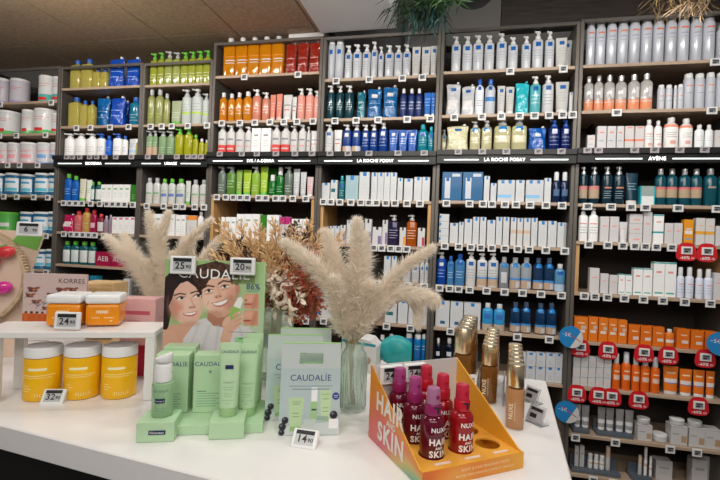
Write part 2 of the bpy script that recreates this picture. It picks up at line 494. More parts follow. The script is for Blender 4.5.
NAMES = {'pump': 'pump_bottle', 'oval_pump': 'pump_bottle', 'square_pump': 'pump_bottle', 'bottle': 'bottle', 'square_bottle': 'bottle', 'spray': 'spray_can', 'mist': 'mist_bottle',
         'tube': 'tube', 'pouch': 'refill_pouch', 'tin': 'tin', 'jar': 'jar', 'stick': 'stick', 'carton': 'carton'}
CATS = {'carton': 'box', 'tin': 'tin', 'jar': 'jar', 'tube': 'tube', 'pouch': 'pouch', 'stick': 'stick'}
capW = mat('cap_white', (.80, .80, .80), .35); capB = mat('cap_blue', (.02, .12, .50), .35); capG = mat('cap_green', (.15, .55, .06), .35)
capGr = mat('cap_grey', (.50, .52, .52), .3); capK = mat('cap_black', (.02, .02, .03), .3); capR = mat('cap_red', (.65, .05, .06), .35); capC = mat('cap_clear', (.75, .78, .80), .15)
capT = mat('cap_teal', (.03, .40, .50), .3); capL = mat('cap_lilac', (.55, .45, .58), .35); capPk = mat('cap_pink', (.88, .55, .5), .35); capSil = mat('cap_silver', (.75, .75, .76), .3, .6)
T = .45
LIB = {  # code: kind, body material, cap material, description, depth/width
 'tl': ('tin', prt((0.619, 0.585, 0.654), lines(RED, .62, .70, 2, .2, .8)+band((.45, .36, .60), 0, .14)), capW, 'white tin with red lettering and lilac foot', 1),
 'tt': ('tin', prt(WHITE, lines(RED, .66, .76, 2, .2, .8)+band((.10, .45, .40), .0, .34)+[(.3, .7, .1, .22, RED)]), capW, 'white tin with teal lower half', 1),
 'tg': ('tin', prt(WHITE, lines(RED, .62, .72, 2, .2, .8)+band((.12, .50, .15), 0, .18)+[(.35, .65, .12, .26, RED)]), capW, 'white tin with green foot', 1),
 'tp': ('tin', prt((0.671, 0.636, 0.654), lines(RED, .60, .68, 2, .15, .8)+[(.25, .75, .28, .48, (.85, .35, .38))]+band((.75, .35, .42), 0, .10)), capW, 'white tin with pink emblem', 1),
 'tpb': ('tin', prt((0.671, 0.654, 0.688), lines(RED, .60, .68, 2, .15, .8)+[(.25, .75, .28, .48, (.2, .4, .75))]+band((.30, .45, .75), 0, .10)), capW, 'white tin with blue emblem', 1),
 'tb': ('tin', prt((0.0108, 0.131, 0.26), [(.15, .85, .18, .85, (.75, .80, .84)), (.25, .75, .6, .7, (.05, .35, .6)), (.3, .8, .2, .36, (.1, .5, .65)), (.3, .5, .38, .46, (.8, .6, .2))]), capW, 'blue tin with white label', 1),
 'gt': ('tin', prt(GREEN, [(.2, .8, .3, .5, WHITE)]), capG, 'green tin with white stripe', 1),
 'yb': ('square_bottle', prt((0.753, 0.654, 0.152), lines((.5, .42, .1)), .12, T), capB, 'pale yellow bottle with blue cap', .8),
 'bp': ('pouch', prt((0.00271, 0.0763, 0.519), lines((.5, .7, .95), .35, .55, 2), .18), capW, 'glossy blue refill pouch', .6),
 'bpt': ('pouch', prt((0.0049, 0.159, 0.491), lines((.5, .7, .95), .35, .55, 2), .18), capW, 'sky blue refill pouch', .6),
 'teb': ('bottle', prt((0.00495, 0.251, 0.428), lines(WHITE), .15, .3), capB, 'turquoise bottle with blue cap', .8),
 'wp': ('pump', prt((0.95, 0.95, 0.95), lines((.3, .45, .4), .25, .5)), capW, 'white pump bottle with fine print', .75),
 'wbc': ('bottle', prt((0.95, 0.95, 0.95), lines(BLUE, .3, .5)), capB, 'white bottle with blue cap', .75),
 'wbp': ('pump', prt((0.95, 0.95, 0.95), lines(BLUE, .3, .5)), capB, 'white bottle with blue pump', .75),
 'blb': ('bottle', prt((0.00712, 0.128, 0.686), lines(WHITE, .3, .5)), capB, 'royal blue bottle with blue cap', .7),
 'wtb': ('tube', prt((0.688, 0.705, 0.722), [(-.5, 1.5, .1, .28, (.4, .6, .85))]+lines(BLUE, .5, .7)), capW, 'white tube with blue foot', .7),
 'gcb': ('bottle', prt((0.00405, 0.114, 0.494), lines((.6, .8, .9), .3, .5)), capG, 'blue bottle with green cap', .7),
 'crm': ('tube', prt((0.758, 0.729, 0.555), lines(GREEN, .3, .5)), capG, 'cream tube with green cap', .7),
 'ptu': ('tube', prt((0.824, 0.873, 0.773), lines(GREEN, .3, .5)), capW, 'pale green tube', .7),
 'tgw': ('bottle', prt((0.00302, 0.0975, 0.118), [(.12, .88, .12, .72, (.80, .84, .82))], .2), capG, 'dark teal bottle with white label and green cap', .7),
 'wgc': ('carton', prt((0.95, 0.95, 0.95), [(.2, .8, .7, .8, (.3, .55, .3))]+lines((.35, .6, .4), .3, .5)), None, 'white carton with green print', 1),
 'grc': ('carton', prt((0.0299, 0.208, 0.0143), lines((.5, .7, .4))), None, 'green carton', 1),
 'mpo': ('pouch', prt((0.491, 0.00272, 0.0877), [(.3, .7, .3, .6, (.85, .75, .75))], .2), capW, 'magenta pouch', .6),
 'crb': ('bottle', prt((0.614, 0.136, 0.136), lines(WHITE), .2), capR, 'coral bottle with red cap', .75),
 'yrb': ('bottle', prt((0.566, 0.329, 0.0758), lines(WHITE), .2), capR, 'golden bottle with red cap', .75),
 'mgb': ('bottle', prt((0.341, 0.00503, 0.0568), [(.25, .75, .25, .5, (.85, .5, .6))], .2), capR, 'crimson bottle with red cap', .75),
 'mgl': ('bottle', prt((0.222, 0.0109, 0.0387), [(.12, .88, .1, .66, WHITE)], .2), capR, 'crimson bottle with white label', .75),
 'lil': ('bottle', prt((0.384, 0.311, 0.384), lines(MAG), .2, .2), capL, 'pale lilac bottle', .75),
 'wpk': ('carton', prt((0.95, 0.948, 0.95), [(.2, .8, .84, .96, (.75, .2, .35))]+lines((.6, .4, .45), .3, .5)), None, 'white carton with pink top stripe', 1),
 'aeb': ('carton', prt((0.384, 0.00277, 0.0563), ()), None, 'magenta twin pack with white letters', .6),
 'tec': ('carton', prt((0.0137, 0.229, 0.367), lines(WHITE)), None, 'turquoise carton', 1),
 'whc': ('carton', prt((0.671, 0.688, 0.705), [(.2, .8, .75, .85, (.2, .5, .7))]+lines(GREY)), None, 'white carton with blue print', 1),
 'wyc': ('carton', prt((0.688, 0.671, 0.619), [(-1, 2, .3, .6, (.85, .55, .05))]), None, 'white carton with yellow band', 1),
 'ygb': ('square_pump', prt((0.577, 0.632, 0.0809), lines((.85, .88, .6), .2, .4), .12, T), capG, 'clear yellow bottle with green pump', .8),
 'yggr': ('square_pump', prt((0.576, 0.66, 0.183), lines((.85, .88, .6), .2, .4), .12, T), capGr, 'clear yellow bottle with grey pump', .8),
 'ylg': ('bottle', prt((0.399, 0.419, 0.14), lines(LIME, .25, .35, 2), .2, .2), capGr, 'pale olive bottle with grey cap', .75),
 'wtg': ('tube', prt((0.397, 0.455, 0.291), lines((.8, .85, .7))), capG, 'pale green tube with green cap', .7),
 'wgp': ('pump', prt((0.568, 0.619, 0.602), [(.1, .9, .36, .44, LIME)]+lines(GREY, .5, .7)), capGr, 'pale grey pump bottle with lime stripe', .75),
 'pgp': ('pump', prt((0.229, 0.367, 0.183), lines((.75, .85, .7))), capGr, 'pale green bottle with clear pump', .8),
 'pgt': ('pump', prt((0.229, 0.367, 0.183), [(-1, 2, .0, .45, (.62, .45, .32))]+lines((.75, .85, .7), .5, .65)), capGr, 'pale green pump bottle with tan wrap', .8),
 'ylc': ('bottle', prt((0.491, 0.491, 0.0103), lines((.4, .55, .05)), .15, .25), capG, 'yellow bottle with green cap', .75),
 'ylp': ('pump', prt((0.491, 0.491, 0.0103), lines((.4, .55, .05)), .15, .25), capG, 'yellow bottle with green pump', .75),
 'ylw': ('bottle', prt((0.51, 0.489, 0.0133), lines((.4, .5, .05)), .15, .25), capW, 'yellow bottle with white cap', .75),
 'wgrc': ('bottle', prt((0.636, 0.654, 0.636), [(.2, .8, .42, .52, (.3, .5, .3))]+lines(ORANGE, .2, .32, 2)), capGr, 'white bottle with grey cap', .7),
 'wgnc': ('bottle', prt((0.636, 0.654, 0.636), [(.2, .8, .34, .48, (.15, .25, .55))]+lines(GREEN, .55, .62, 2)), capG, 'white bottle with green cap', .7),
 'wlt': ('tube', prt((0.636, 0.671, 0.636), lines(GREEN)), capG, 'slim white tube with green cap', .7),
 'woc': ('carton', prt((0.722, 0.705, 0.688), [(-1, 2, .78, 1.1, (.85, .3, .05))]+lines(GREY)), None, 'white carton with orange top', 1),
 'wbo': ('bottle', prt((0.95, 0.95, 0.95), lines(ORANGE, .3, .5)), capW, 'white bottle with orange print', .7),
 'oil': ('square_bottle', prt((0.95, 0.351, 0.00384), [(.35, .9, .45, .48, WHITE), (.35, .8, .38, .40, WHITE), (.35, .85, .56, .58, (.85, .3, .1))], .08, T), capW, 'large amber oil bottle with white cap', .7),
 'rpo': ('pouch', prt((0.401, 0.0244, 0.0104), lines((.9, .6, .5), .3, .5, 2), .08, .3), capPk, 'glossy red refill pouch', .6),
 'amb': ('bottle', prt((0.95, 0.364, 0.0145), lines(WHITE, .3, .55), .1, T), capW, 'amber bottle with white cap', .8),
 'crp': ('pump', prt((.76, .28, .18), lines(WHITE, .35, .6), .15, .15), capW, 'coral pump bottle', .8),
 'crt': ('tube', prt((.76, .24, .16), lines(WHITE, .35, .6)), capPk, 'coral tube', .7),
 'whr': ('tube', prt((0.688, 0.671, 0.671), [(.25, .75, .5, .56, (.3, .3, .35)), (.25, .7, .3, .34, RED)]), capW, 'white tube with red print', .7),
 'pkp': ('pump', prt((.78, .34, .27), lines(WHITE, .35, .6)), capW, 'salmon pink pump bottle', .85),
 'wrp': ('pump', prt((0.671, 0.662, 0.654), [(.25, .75, .55, .62, (.25, .25, .3)), (.3, .7, .3, .36, (.85, .4, .35))]), capW, 'white pump bottle with grey print', .8),
 'wrs': ('pump', prt((0.671, 0.662, 0.654), [(-1, 2, .04, .38, (.85, .10, .09)), (.2, .8, .18, .24, WHITE), (.25, .75, .58, .66, (.25, .25, .3))]), capW, 'white pump bottle with red sleeve', .8),
 'wrc': ('carton', prt((0.95, 0.95, 0.95), [(.25, .75, .68, .75, (.3, .3, .35))]+lines((.8, .4, .35), .3, .5)), None, 'plain white carton with grey print', 1),
 'grp': ('pump', prt((0.204, 0.268, 0.219), lines((.8, .85, .8)), .2, .3), capGr, 'smoky grey pump bottle', .8),
 'gnp': ('pump', prt((0.129, 0.316, 0.0473), lines((.85, .9, .7), .35, .6), .15, .2), capGr, 'green pump bottle', .8),
 'gnt': ('tube', prt((0.251, 0.428, 0.0774), lines((.85, .9, .7))), capG, 'green tube', .7),
 'lmt': ('tube', prt((0.373, 0.566, 0.0362), lines((.9, .95, .7))), capG, 'lime tube', .7),
 'lmp': ('pump', prt((0.274, 0.473, 0.0459), lines((.9, .95, .7))), capW, 'lime pump bottle', .8),
 'gnb': ('mist', prt((0.00525, 0.192, 0.0218), lines((.8, .9, .8)), .15, .15), capW, 'deep green mist bottle', .8),
 'gnc': ('carton', prt((0.0296, 0.237, 0.0214), lines((.6, .8, .5))), None, 'green carton', 1),
 'gwt': ('tube', prt((0.602, 0.619, 0.636), lines(GREY)), capGr, 'grey white tube', .7),
 'pkt': ('tube', prt((0.705, 0.533, 0.55), lines(RED)), capW, 'pale pink tube', .7),
 'wgl': ('carton', prt((0.95, 0.95, 0.95), [(.2, .8, .72, .8, (.4, .5, .4))]+lines((.5, .6, .5))), None, 'white carton with pale green print', 1),
 'mgc': ('carton', prt((0.688, 0.619, 0.636), [(-1, 2, .7, 1.1, (.55, .03, .2))]), None, 'white carton with magenta top', 1),
 'tall': ('spray', prt((0.533, 0.559, 0.602), mark(BLUE, .36, .64, .72, .84), .25), capW, 'tall silver grey spray can', 1),
 'lap': ('pump', prt((0.568, 0.585, 0.619), mark(BLUE, .34, .66, .74, .88)+lines((.35, .38, .45), .35, .6, 4), .25), capW, 'pale grey pump bottle with blue square', .8),
 'lat': ('tube', prt((0.602, 0.593, 0.568), mark(BLUE, .38, .68, .74, .88)+lines((.4, .42, .48), .3, .6, 4)), capW, 'pale grey tube with blue square', .7),
 'dtp': ('pump', prt(DTEAL, lines((.4, .6, .6), .35, .6, 4), .15), capW, 'dark teal bottle with white pump', .85),
 'ttp': ('pouch', prt((0.0029, 0.147, 0.208), lines((.5, .75, .8), .4, .6, 2), .18), capW, 'teal refill pouch', .6),
 'blp': ('pouch', prt((0.00102, 0.115, 0.349), mark(WHITE, .4, .6, .7, .82)+lines((.5, .7, .9), .35, .5, 2), .15), capW, 'shiny blue refill pouch', .6),
 'dbb': ('bottle', prt(DBLUE, lines((.6, .7, .9), .35, .6)), capW, 'navy bottle with white cap', .85),
 'blt': ('tube', prt((0.00271, 0.125, 0.519), lines((.7, .8, .95), .4, .7)), capW, 'bright blue tube', .7),
 'blw': ('pump', prt((0.00189, 0.0386, 0.237), mark(WHITE, .36, .64, .70, .86)+lines((.6, .7, .9), .3, .55), .25), capW, 'blue bottle with white pump', .8),
 'bls': ('pump', prt((0.00189, 0.0386, 0.237), mark(WHITE, .36, .64, .70, .86)+[(-1, 2, .04, .30, (.62, .45, .30)), (.5, 2, .04, .3, (.7, .72, .8))]), capW, 'blue pump bottle with tan sleeve', .8),
 'blq': ('tube', prt((0.00276, 0.0778, 0.401), mark(WHITE, .38, .62, .7, .84)+lines((.6, .7, .9), .3, .55)), capB, 'royal blue tube', .7),
 'tlb': ('bottle', prt((0.00416, 0.254, 0.344), mark(BLUE, .3, .7, .66, .82)+lines((.5, .7, .75), .3, .5), .15, .2), capT, 'teal bottle with blue mark', .85),
 'wbl': ('carton', prt((0.654, 0.671, 0.688), mark(LBLUE, .36, .70, .86, 1.0)+lines((.55, .6, .65), .3, .55)), None, 'white carton with blue tab', .8),
 'wdb': ('carton', prt((0.654, 0.671, 0.688), [(.1, .7, .38, .56, (.02, .15, .18))]+mark(LBLUE, .36, .7, .86, 1)), None, 'white carton with dark stripe', .8),
 'tlc': ('bottle', prt((0.00291, 0.162, 0.192), mark(BLUE, .35, .65, .6, .75)+lines((.7, .8, .8))), capT, 'teal bottle with teal cap', .8),
 'pbc': ('carton', prt((0.38, 0.54, 0.584), mark(LBLUE, .36, .64, .82, 1.0)+lines((.3, .5, .55))), None, 'pale blue carton with blue tab', .6),
 'wvc': ('carton', prt((0.671, 0.662, 0.671), [(.36, .64, .84, 1, (.05, .05, .06)), (.6, .95, .05, .5, (.22, .16, .36))]), None, 'white carton with violet print', .7),
 'dvb': ('square_pump', prt((0.0157, 0.00875, 0.0539), lines((.6, .6, .7), .3, .6, 4), .1), capSil, 'dark violet bottle with silver pump', .8),
 'owc': ('carton', prt((0.671, 0.662, 0.654), [(.36, .64, .84, 1, (.05, .05, .06)), (.6, .95, .05, .5, (.85, .35, .03))]), None, 'white carton with orange drop', .7),
 'orb': ('square_pump', prt((0.473, 0.088, 0.000998), lines((.9, .8, .6), .3, .6, 4), .1, .2), capSil, 'orange bottle with silver pump', .8),
 'rwc': ('carton', prt((0.671, 0.662, 0.654), [(.36, .64, .84, 1, (.05, .05, .06)), (.6, .95, .05, .5, (.55, .05, .12))]), None, 'white carton with crimson drop', .7),
 'wbt': ('bottle', prt((0.568, 0.576, 0.585), mark(BLUE, .36, .64, .6, .75)+lines(GREY)), capGr, 'pale grey bottle with blue mark', .8),
 'stk': ('carton', prt((0.654, 0.671, 0.688), [(.02, .2, .86, .95, LBLUE), (.02, .2, .6, .7, LBLUE), (.02, .2, .36, .45, LBLUE), (.02, .2, .1, .2, LBLUE), (-2, 3, .745, .755, GREY), (-2, 3, .495, .505, GREY), (-2, 3, .245, .255, GREY)]), None, 'tall white carton with blue marks', 1),
 'bsp': ('spray', prt((0.00492, 0.181, 0.455), mark((.05, .15, .5), .35, .65, .4, .6)+lines(WHITE, .65, .75, 2)), capW, 'bright blue spray can with white cap', 1),
 'wpo': ('pouch', prt((0.568, 0.576, 0.602), mark(BLUE, .40, .58, .78, .88)+[(.25, .7, .2, .5, (.78, .76, .76))], .15), capW, 'silvery white refill pouch', .5),
 'bcb': ('bottle', prt((0.848, 0.86, 0.898), mark(BLUE, .38, .62, .80, .93)+lines(GREY, .3, .45)), capB, 'pale grey bottle with blue cap', .75),
 'bcl': ('bottle', prt((0.568, 0.602, 0.654), mark(BLUE, .38, .62, .80, .93)+[(.15, .85, .44, .58, LBLUE)]), capB, 'pale grey bottle with blue cap and sky band', .75),
 'tqp': ('pouch', prt((.02, .50, .60), (), .15), capT, 'crumpled turquoise refill pouch', .6),
 'tqb': ('pump', prt((.14, .60, .66), mark(BLUE, .34, .66, .76, .9)+lines((.8, .9, .9), .35, .6), .15, .2), capW, 'turquoise pump bottle', .85),
 'ypo': ('pouch', prt((.80, .76, .50), mark(BLUE, .44, .58, .80, .90)+lines((.85, .82, .65), .4, .6), .15, .15), capW, 'pale yellow refill pouch', .5),
 'ypb': ('square_pump', prt((.88, .83, .52), mark(LBLUE, .32, .66, .78, .93)+lines((.85, .82, .6), .35, .55), .1, T), capGr, 'pale yellow pump bottle', .85),
 'ylb': ('square_pump', prt((.88, .83, .48), mark(LBLUE, .36, .64, .78, .93)+[(.25, .75, .32, .58, (.72, .70, .5))], .1, T), capGr, 'large pale yellow bottle with blue mark', .7),
 'bpo': ('pouch', prt((0.00273, 0.101, 0.455), mark(WHITE, .42, .58, .62, .75), .15), capW, 'blue refill pouch with white mark', .6),
 'nvb': ('pump', prt((0.00145, 0.0115, 0.112), mark((.6, .65, .8), .36, .64, .70, .88)+lines((.5, .6, .8), .25, .55), .25), capB, 'navy pump bottle with navy pump', .8),
 'bdp': ('carton', prt((.02, .13, .30), [(.14, .42, .08, .80, (.62, .66, .72)), (.20, .36, .68, .8, BLUE), (.5, .9, .84, .94, (.6, .65, .72))]), None, 'blue gift pack with white carton inside', .5),
 'wbb': ('carton', prt((0.619, 0.636, 0.671), [(.2, .38, .84, 1.0, LBLUE), (.62, .8, .84, 1.0, LBLUE), (-1, .8, .18, .32, (.25, .55, .85))]), None, 'wide white twin carton with blue stripe', .5),
 'npb': ('mist', prt((0.00151, 0.0155, 0.0643), [(.25, .75, .3, .6, (.10, .18, .32))], .12, .1), capC, 'midnight blue foam bottle with clear cap', .9),
 'wsk': ('carton', prt((0.671, 0.671, 0.671), mark(LBLUE, .36, .70, .86, 1.0)+[(-1, 2, .44, .56, (.72, .52, .38))]), None, 'white carton with skin tone stripe', .8),
 'wte': ('carton', prt((0.654, 0.671, 0.679), mark(LBLUE, .36, .70, .86, 1.0)+lines((.3, .65, .65), .55, .62, 2)), None, 'white carton with teal print', .8),
 'rbp': ('pump', prt((0.00278, 0.0565, 0.367), mark(WHITE, .36, .64, .72, .85)+lines((.6, .7, .9), .3, .55)), capGr, 'royal blue pump bottle', .85),
 'lbb': ('bottle', prt((0.0809, 0.306, 0.632), mark(BLUE, .30, .70, .76, .92)+lines((.6, .75, .9), .3, .5), .12, .3), capB, 'clear light blue bottle', .8),
 'wps': ('pump', prt((0.671, 0.679, 0.688), mark(BLUE, .34, .66, .76, .9)+lines(GREY, .4, .6)+[(-1, 2, .05, .30, (.62, .46, .33)), (-1, 2, .30, .36, (.1, .35, .75))]), capW, 'white pump bottle with tan wrap', .8),
 'wpp': ('pump', prt((0.671, 0.679, 0.688), mark(BLUE, .34, .66, .76, .9)+lines(GREY, .3, .6, 4)), capW, 'plain white pump bottle with blue square', .8),
 'clb': ('bottle', prt((0.429, 0.48, 0.532), mark(LBLUE, .30, .70, .78, .94)+[(.3, .7, .2, .6, (.66, .68, .70))], .08, .5), capGr, 'clear water bottle with grey cap', .85),
 'cls': ('bottle', prt((.55, .62, .68), mark(LBLUE, .32, .68, .80, .96)+[(-1, 2, .04, .32, (.60, .43, .30)), (-1, 2, .32, .40, (.08, .32, .75)), (.55, 2, .06, .28, (.72, .74, .8))], .08, .4), capGr, 'clear bottle with tan sleeve', .85),
 'bcs': ('bottle', prt((0.0113, 0.0503, 0.138), mark(LBLUE, .32, .68, .80, .96)+[(-1, 2, .04, .28, (.60, .43, .30)), (-1, 2, .28, .36, (.08, .32, .75)), (.55, 2, .06, .24, (.72, .74, .8))], .08, .3), mat('cap_smoke', (.08, .12, .2), .2), 'dark blue bottle with tan sleeve', .85),
 'sbb': ('bottle', prt((0.1, 0.289, 0.491), mark(BLUE, .3, .7, .70, .86)+[(-1, 2, 0, .3, (.5, .65, .8))], .2), capW, 'sky blue bottle with white cap', .7),
 'sbt': ('bottle', prt((0.0409, 0.328, 0.66), mark((.05, .18, .55), .3, .7, .50, .72)+[(-1, 2, .0, .28, (.62, .5, .4))], .2), capW, 'sky blue bottle with tan sleeve', .7),
 'lwc': ('carton', prt((0.654, 0.671, 0.688), mark(LBLUE, .40, .62, .86, 1)+[(.35, .7, .12, .24, (.03, .12, .25))]+lines((.6, .62, .68), .45, .6)), None, 'white carton with navy seal', .6),
 'w2c': ('carton', prt((0.636, 0.654, 0.688), mark(LBLUE, .30, .66, .84, 1.0)+lines(GREY, .2, .4)), None, 'white carton with pale blue tab', .8),
 'nwb': ('bottle', prt((0.00124, 0.0061, 0.0253), [(.3, .7, .55, .7, (.7, .75, .8))], .2), capW, 'black bottle with white cap', .8),
 'avs': ('spray', prt((.60, .62, .68), [(.30, .74, .82, .86, (.80, .25, .15)), (.3, .7, .70, .72, (.3, .35, .5)), (.3, .7, .62, .63, GREY)], .22, 0, 0, 'printed_surface', .1), capSil, 'tall silver spray can', 1),
 'avm': ('bottle', prt((.80, .77, .75), [(.55, .85, .42, .75, (.72, .70, .70)), (-1, 2, .04, .36, (.88, .34, .18)), (.15, .85, .28, .3, WHITE)], .08, .45), capSil, 'clear bottle with orange sleeve', .75),
 'avw': ('spray', prt((0.619, 0.636, 0.688), [(.3, .7, .6, .64, (.8, .3, .2)), (.3, .7, .4, .42, GREY)]), capW, 'small white spray can', 1),
 'avl': ('spray', prt((0.568, 0.593, 0.654), [(.3, .7, .72, .76, (.8, .3, .2)), (.3, .7, .5, .52, GREY)]), capW, 'large white spray can', 1),
 'avc': ('carton', prt((0.688, 0.671, 0.679), [(.25, .75, .70, .76, (.85, .3, .22)), (.2, .7, .36, .4, (.3, .4, .6))]+lines((.6, .6, .65), .2, .28, 2)), None, 'white carton with red and blue print', .8),
 'avr': ('carton', prt((0.705, 0.671, 0.671), [(-1, 2, .36, .44, (.88, .25, .15)), (.2, .8, .9, .96, (.88, .3, .2))]), None, 'white carton with red stripe', .8),
 'avb': ('bottle', prt((0.948, 0.922, 0.911), [(.25, .75, .58, .62, (.85, .4, .35)), (.4, .7, .15, .25, (.88, .45, .4))]+lines(GREY, .4, .5, 2)), capW, 'cream white bottle with red print', .75),
 'avo': ('bottle', prt((0.948, 0.922, 0.911), [(-1, 2, .80, .90, (.88, .32, .2)), (.4, .65, .2, .32, (.88, .45, .4))]+lines(GREY, .45, .6)), capW, 'white bottle with orange shoulder band', .75),
 'avp': ('bottle', prt((0.898, 0.935, 0.95), lines((.7, .5, .5), .4, .6)), capW, 'bluish white bottle', .75),
 'avt': ('pump', prt((0.00214, 0.0243, 0.0437), [(.3, .75, .52, .57, (.7, .3, .2))]+lines((.4, .5, .55), .2, .42, 4), .15), capSil, 'midnight teal pump bottle', .85),
 'avk': ('pump', prt((0.00214, 0.0243, 0.0437), [(-1, 2, .18, .48, (.55, .42, .30)), (-1, 2, .48, .60, (.72, .28, .26))], .15), capSil, 'midnight teal pump bottle with tan sleeve', .85),
 'avq': ('tube', prt((0.00151, 0.0326, 0.0643), lines((.3, .5, .6), .4, .6)), capW, 'midnight blue tube', .7),
 'avj': ('carton', prt((0.337, 0.401, 0.383), [(-1, 2, 0, .46, (.80, .82, .82)), (-2, .1, 0, 1, TEAL), (.9, 2, 0, 1, TEAL)]), None, 'small teal and white carton', .6),
 'avg': ('bottle', prt((0.00299, 0.0964, 0.138), [(.3, .7, .55, .6, (.5, .35, .3))], .1, .25), capSil, 'teal bottle with grey cap', .85),
 'avh': ('bottle', prt((0.00301, 0.0849, 0.124), [(-1, 2, .24, .50, (.52, .40, .27)), (-1, 2, .50, .58, (.75, .2, .2))], .1, .2), capSil, 'teal bottle with tan sleeve', .85),
 'ava': ('square_pump', prt((0.95, 0.95, 0.95), [(.25, .7, .62, .66, (.85, .35, .3))]+lines(GREY, .3, .5)), capW, 'square white pump bottle', .8),
 'avx': ('carton', prt((0.688, 0.662, 0.671), [(.25, .75, .60, .65, (.85, .4, .35))]+lines((.65, .65, .7), .2, .4, 2)), None, 'white carton with faint red print', .8),
 'avy': ('tube', prt((0.688, 0.679, 0.688), [(.3, .7, .6, .65, (.85, .4, .35))]), capW, 'white tube with red print', .7),
 'avz': ('carton', prt((0.688, 0.662, 0.671), [(-2, 3, .325, .335, GREY), (-2, 3, .665, .675, GREY), (.3, .8, .78, .83, (.85, .4, .35)), (.3, .8, .45, .5, (.85, .4, .35)), (.3, .8, .1, .15, (.85, .4, .35))]), None, 'white carton with three printed panels', .8),
 'av1': ('carton', prt((0.95, 0.95, 0.95), [(-1, 2, .36, .42, (.02, .40, .42)), (.25, .75, .72, .77, (.85, .4, .35)), (-1, 2, .95, 1.1, (.05, .45, .45))]), None, 'white carton with teal stripe', .8),
 'av2': ('carton', prt((.82, .33, .02), [(.2, .8, .6, .66, WHITE), (.1, .9, .42, .56, (.82, .8, .75)), (.1, .9, .2, .26, (.2, .4, .6))]), None, 'bright orange carton', .8),
 'av3': ('carton', prt((0.705, 0.688, 0.671), [(-1, 2, .40, .52, (.88, .42, .05)), (.25, .75, .7, .74, (.85, .5, .3))]), None, 'white carton with orange stripe', .8),
 'avd': ('carton', prt((0.95, 0.95, 0.95), [(-1, 2, .955, 1.2, (.04, .42, .42)), (.25, .72, .68, .74, (.85, .35, .3)), (.15, .85, .08, .13, (.1, .5, .45))]), None, 'white carton with teal lid edge', .8),
 'ave': ('mist', prt((0.773, 0.824, 0.948), [(.3, .7, .6, .65, (.8, .4, .4))]+lines((.4, .45, .6), .25, .5), .25), capC, 'pale blue mist bottle', .9),
 'sun': ('carton', prt((.80, .20, .018), [(.25, .75, .72, .78, (.9, .6, .4)), (.2, .8, .34, .46, (.80, .70, .62)), (.5, .9, .5, .64, (.62, .5, .42))]), None, 'orange carton with pale label', .8),
 'sn2': ('carton', prt((.78, .17, .014), [(.3, .8, .66, .72, (.9, .6, .4)), (.4, .9, .26, .42, (.78, .66, .6))]), None, 'plain orange carton', .8),
 'snr': ('bottle', prt((.80, .20, .02), [(.2, .8, .3, .5, (.85, .8, .78))]), capW, 'orange roll bottle with white cap', .8),
 'sns': ('mist', prt((.84, .15, .012), [(.25, .75, .38, .56, (.86, .62, .52)), (.3, .7, .68, .73, (.95, .7, .5))]), capC, 'orange spray bottle with clear cap', .9),
 'snt': ('tube', prt((.84, .19, .014), [(.12, .85, .34, .5, (.80, .74, .72)), (.15, .85, .30, .335, (.15, .25, .5)), (.3, .7, .7, .76, (.95, .75, .5))]), capW, 'orange tube with white cap', .6),
 'wsm': ('carton', prt((0.654, 0.645, 0.645), [(.2, .8, .42, .5, (.8, .55, .45))]+lines(GREY, .2, .3, 2)), None, 'small white carton', .8),
 'slt': ('tube', prt((0.341, 0.333, 0.333), [(-1, 2, .2, .4, (.72, .72, .72))]), capW, 'silver makeup tube', .7),
 'gbx': ('carton', prt((0.533, 0.516, 0.516), [(.2, .8, .6, .7, (.35, .33, .33))]), None, 'grey cosmetics carton', .8),
 'jrb': ('carton', prt((0.619, 0.602, 0.593), [(.62, .95, .15, .5, (.50, .33, .20)), (.1, .5, .55, .6, GREY), (-1, 2, .93, .95, GREY)]), None, 'white cream carton with beige swatch', .9),
 'jar': ('jar', prt((0.636, 0.628, 0.619), ()), capW, 'round white cream jar', 1),
 'pen': ('stick', prt((0.619, 0.602, 0.585), ()), mat('cap_tan', (.72, .52, .40), .35), 'pale lipstick tube', 1),
 'pnk': ('stick', prt((0.922, 0.898, 0.873), [(-1, 2, .6, .8, (.7, .5, .4))]), capW, 'slim white makeup pen', 1),
}
for _lv in ('lower', 'middle', 'upper'):
    for _c in ('wsm', 'w2c'):
        _k = LIB[_c]; LIB[_c+_lv[0]] = (_k[0], _k[1], _k[2], _lv+' '+_k[3], _k[4])
for _c, _k in LIB.items():          # foil pouches crinkle
    if _k[0] == 'pouch' and not _k[1].get('foil'):
        _k[1]['foil'] = 1
        _t = _k[1].node_tree; _n = _t.nodes.new('ShaderNodeTexNoise'); _b = _t.nodes.new('ShaderNodeBump'); _tc = _t.nodes.new('ShaderNodeTexCoord')
        _n.inputs['Scale'].default_value = 26; _n.inputs['Detail'].default_value = 2; _b.inputs['Strength'].default_value = .9; _b.inputs['Distance'].default_value = .02
        _t.links.new(_tc.outputs['Object'], _n.inputs['Vector']); _t.links.new(_n.outputs[0], _b.inputs['Height'])
        _p = _t.nodes['Principled BSDF']; _t.links.new(_b.outputs[0], _p.inputs['Normal']); _t.links.new(_b.outputs[0], _p.inputs['Coat Normal']); _p.inputs['Coat Weight'].default_value = .7
def rank(i): return ORD[i] if i < len(ORD) else 'number %d' % (i+1)
def ray_s(x, y, n): return wall_st(x, y, n)
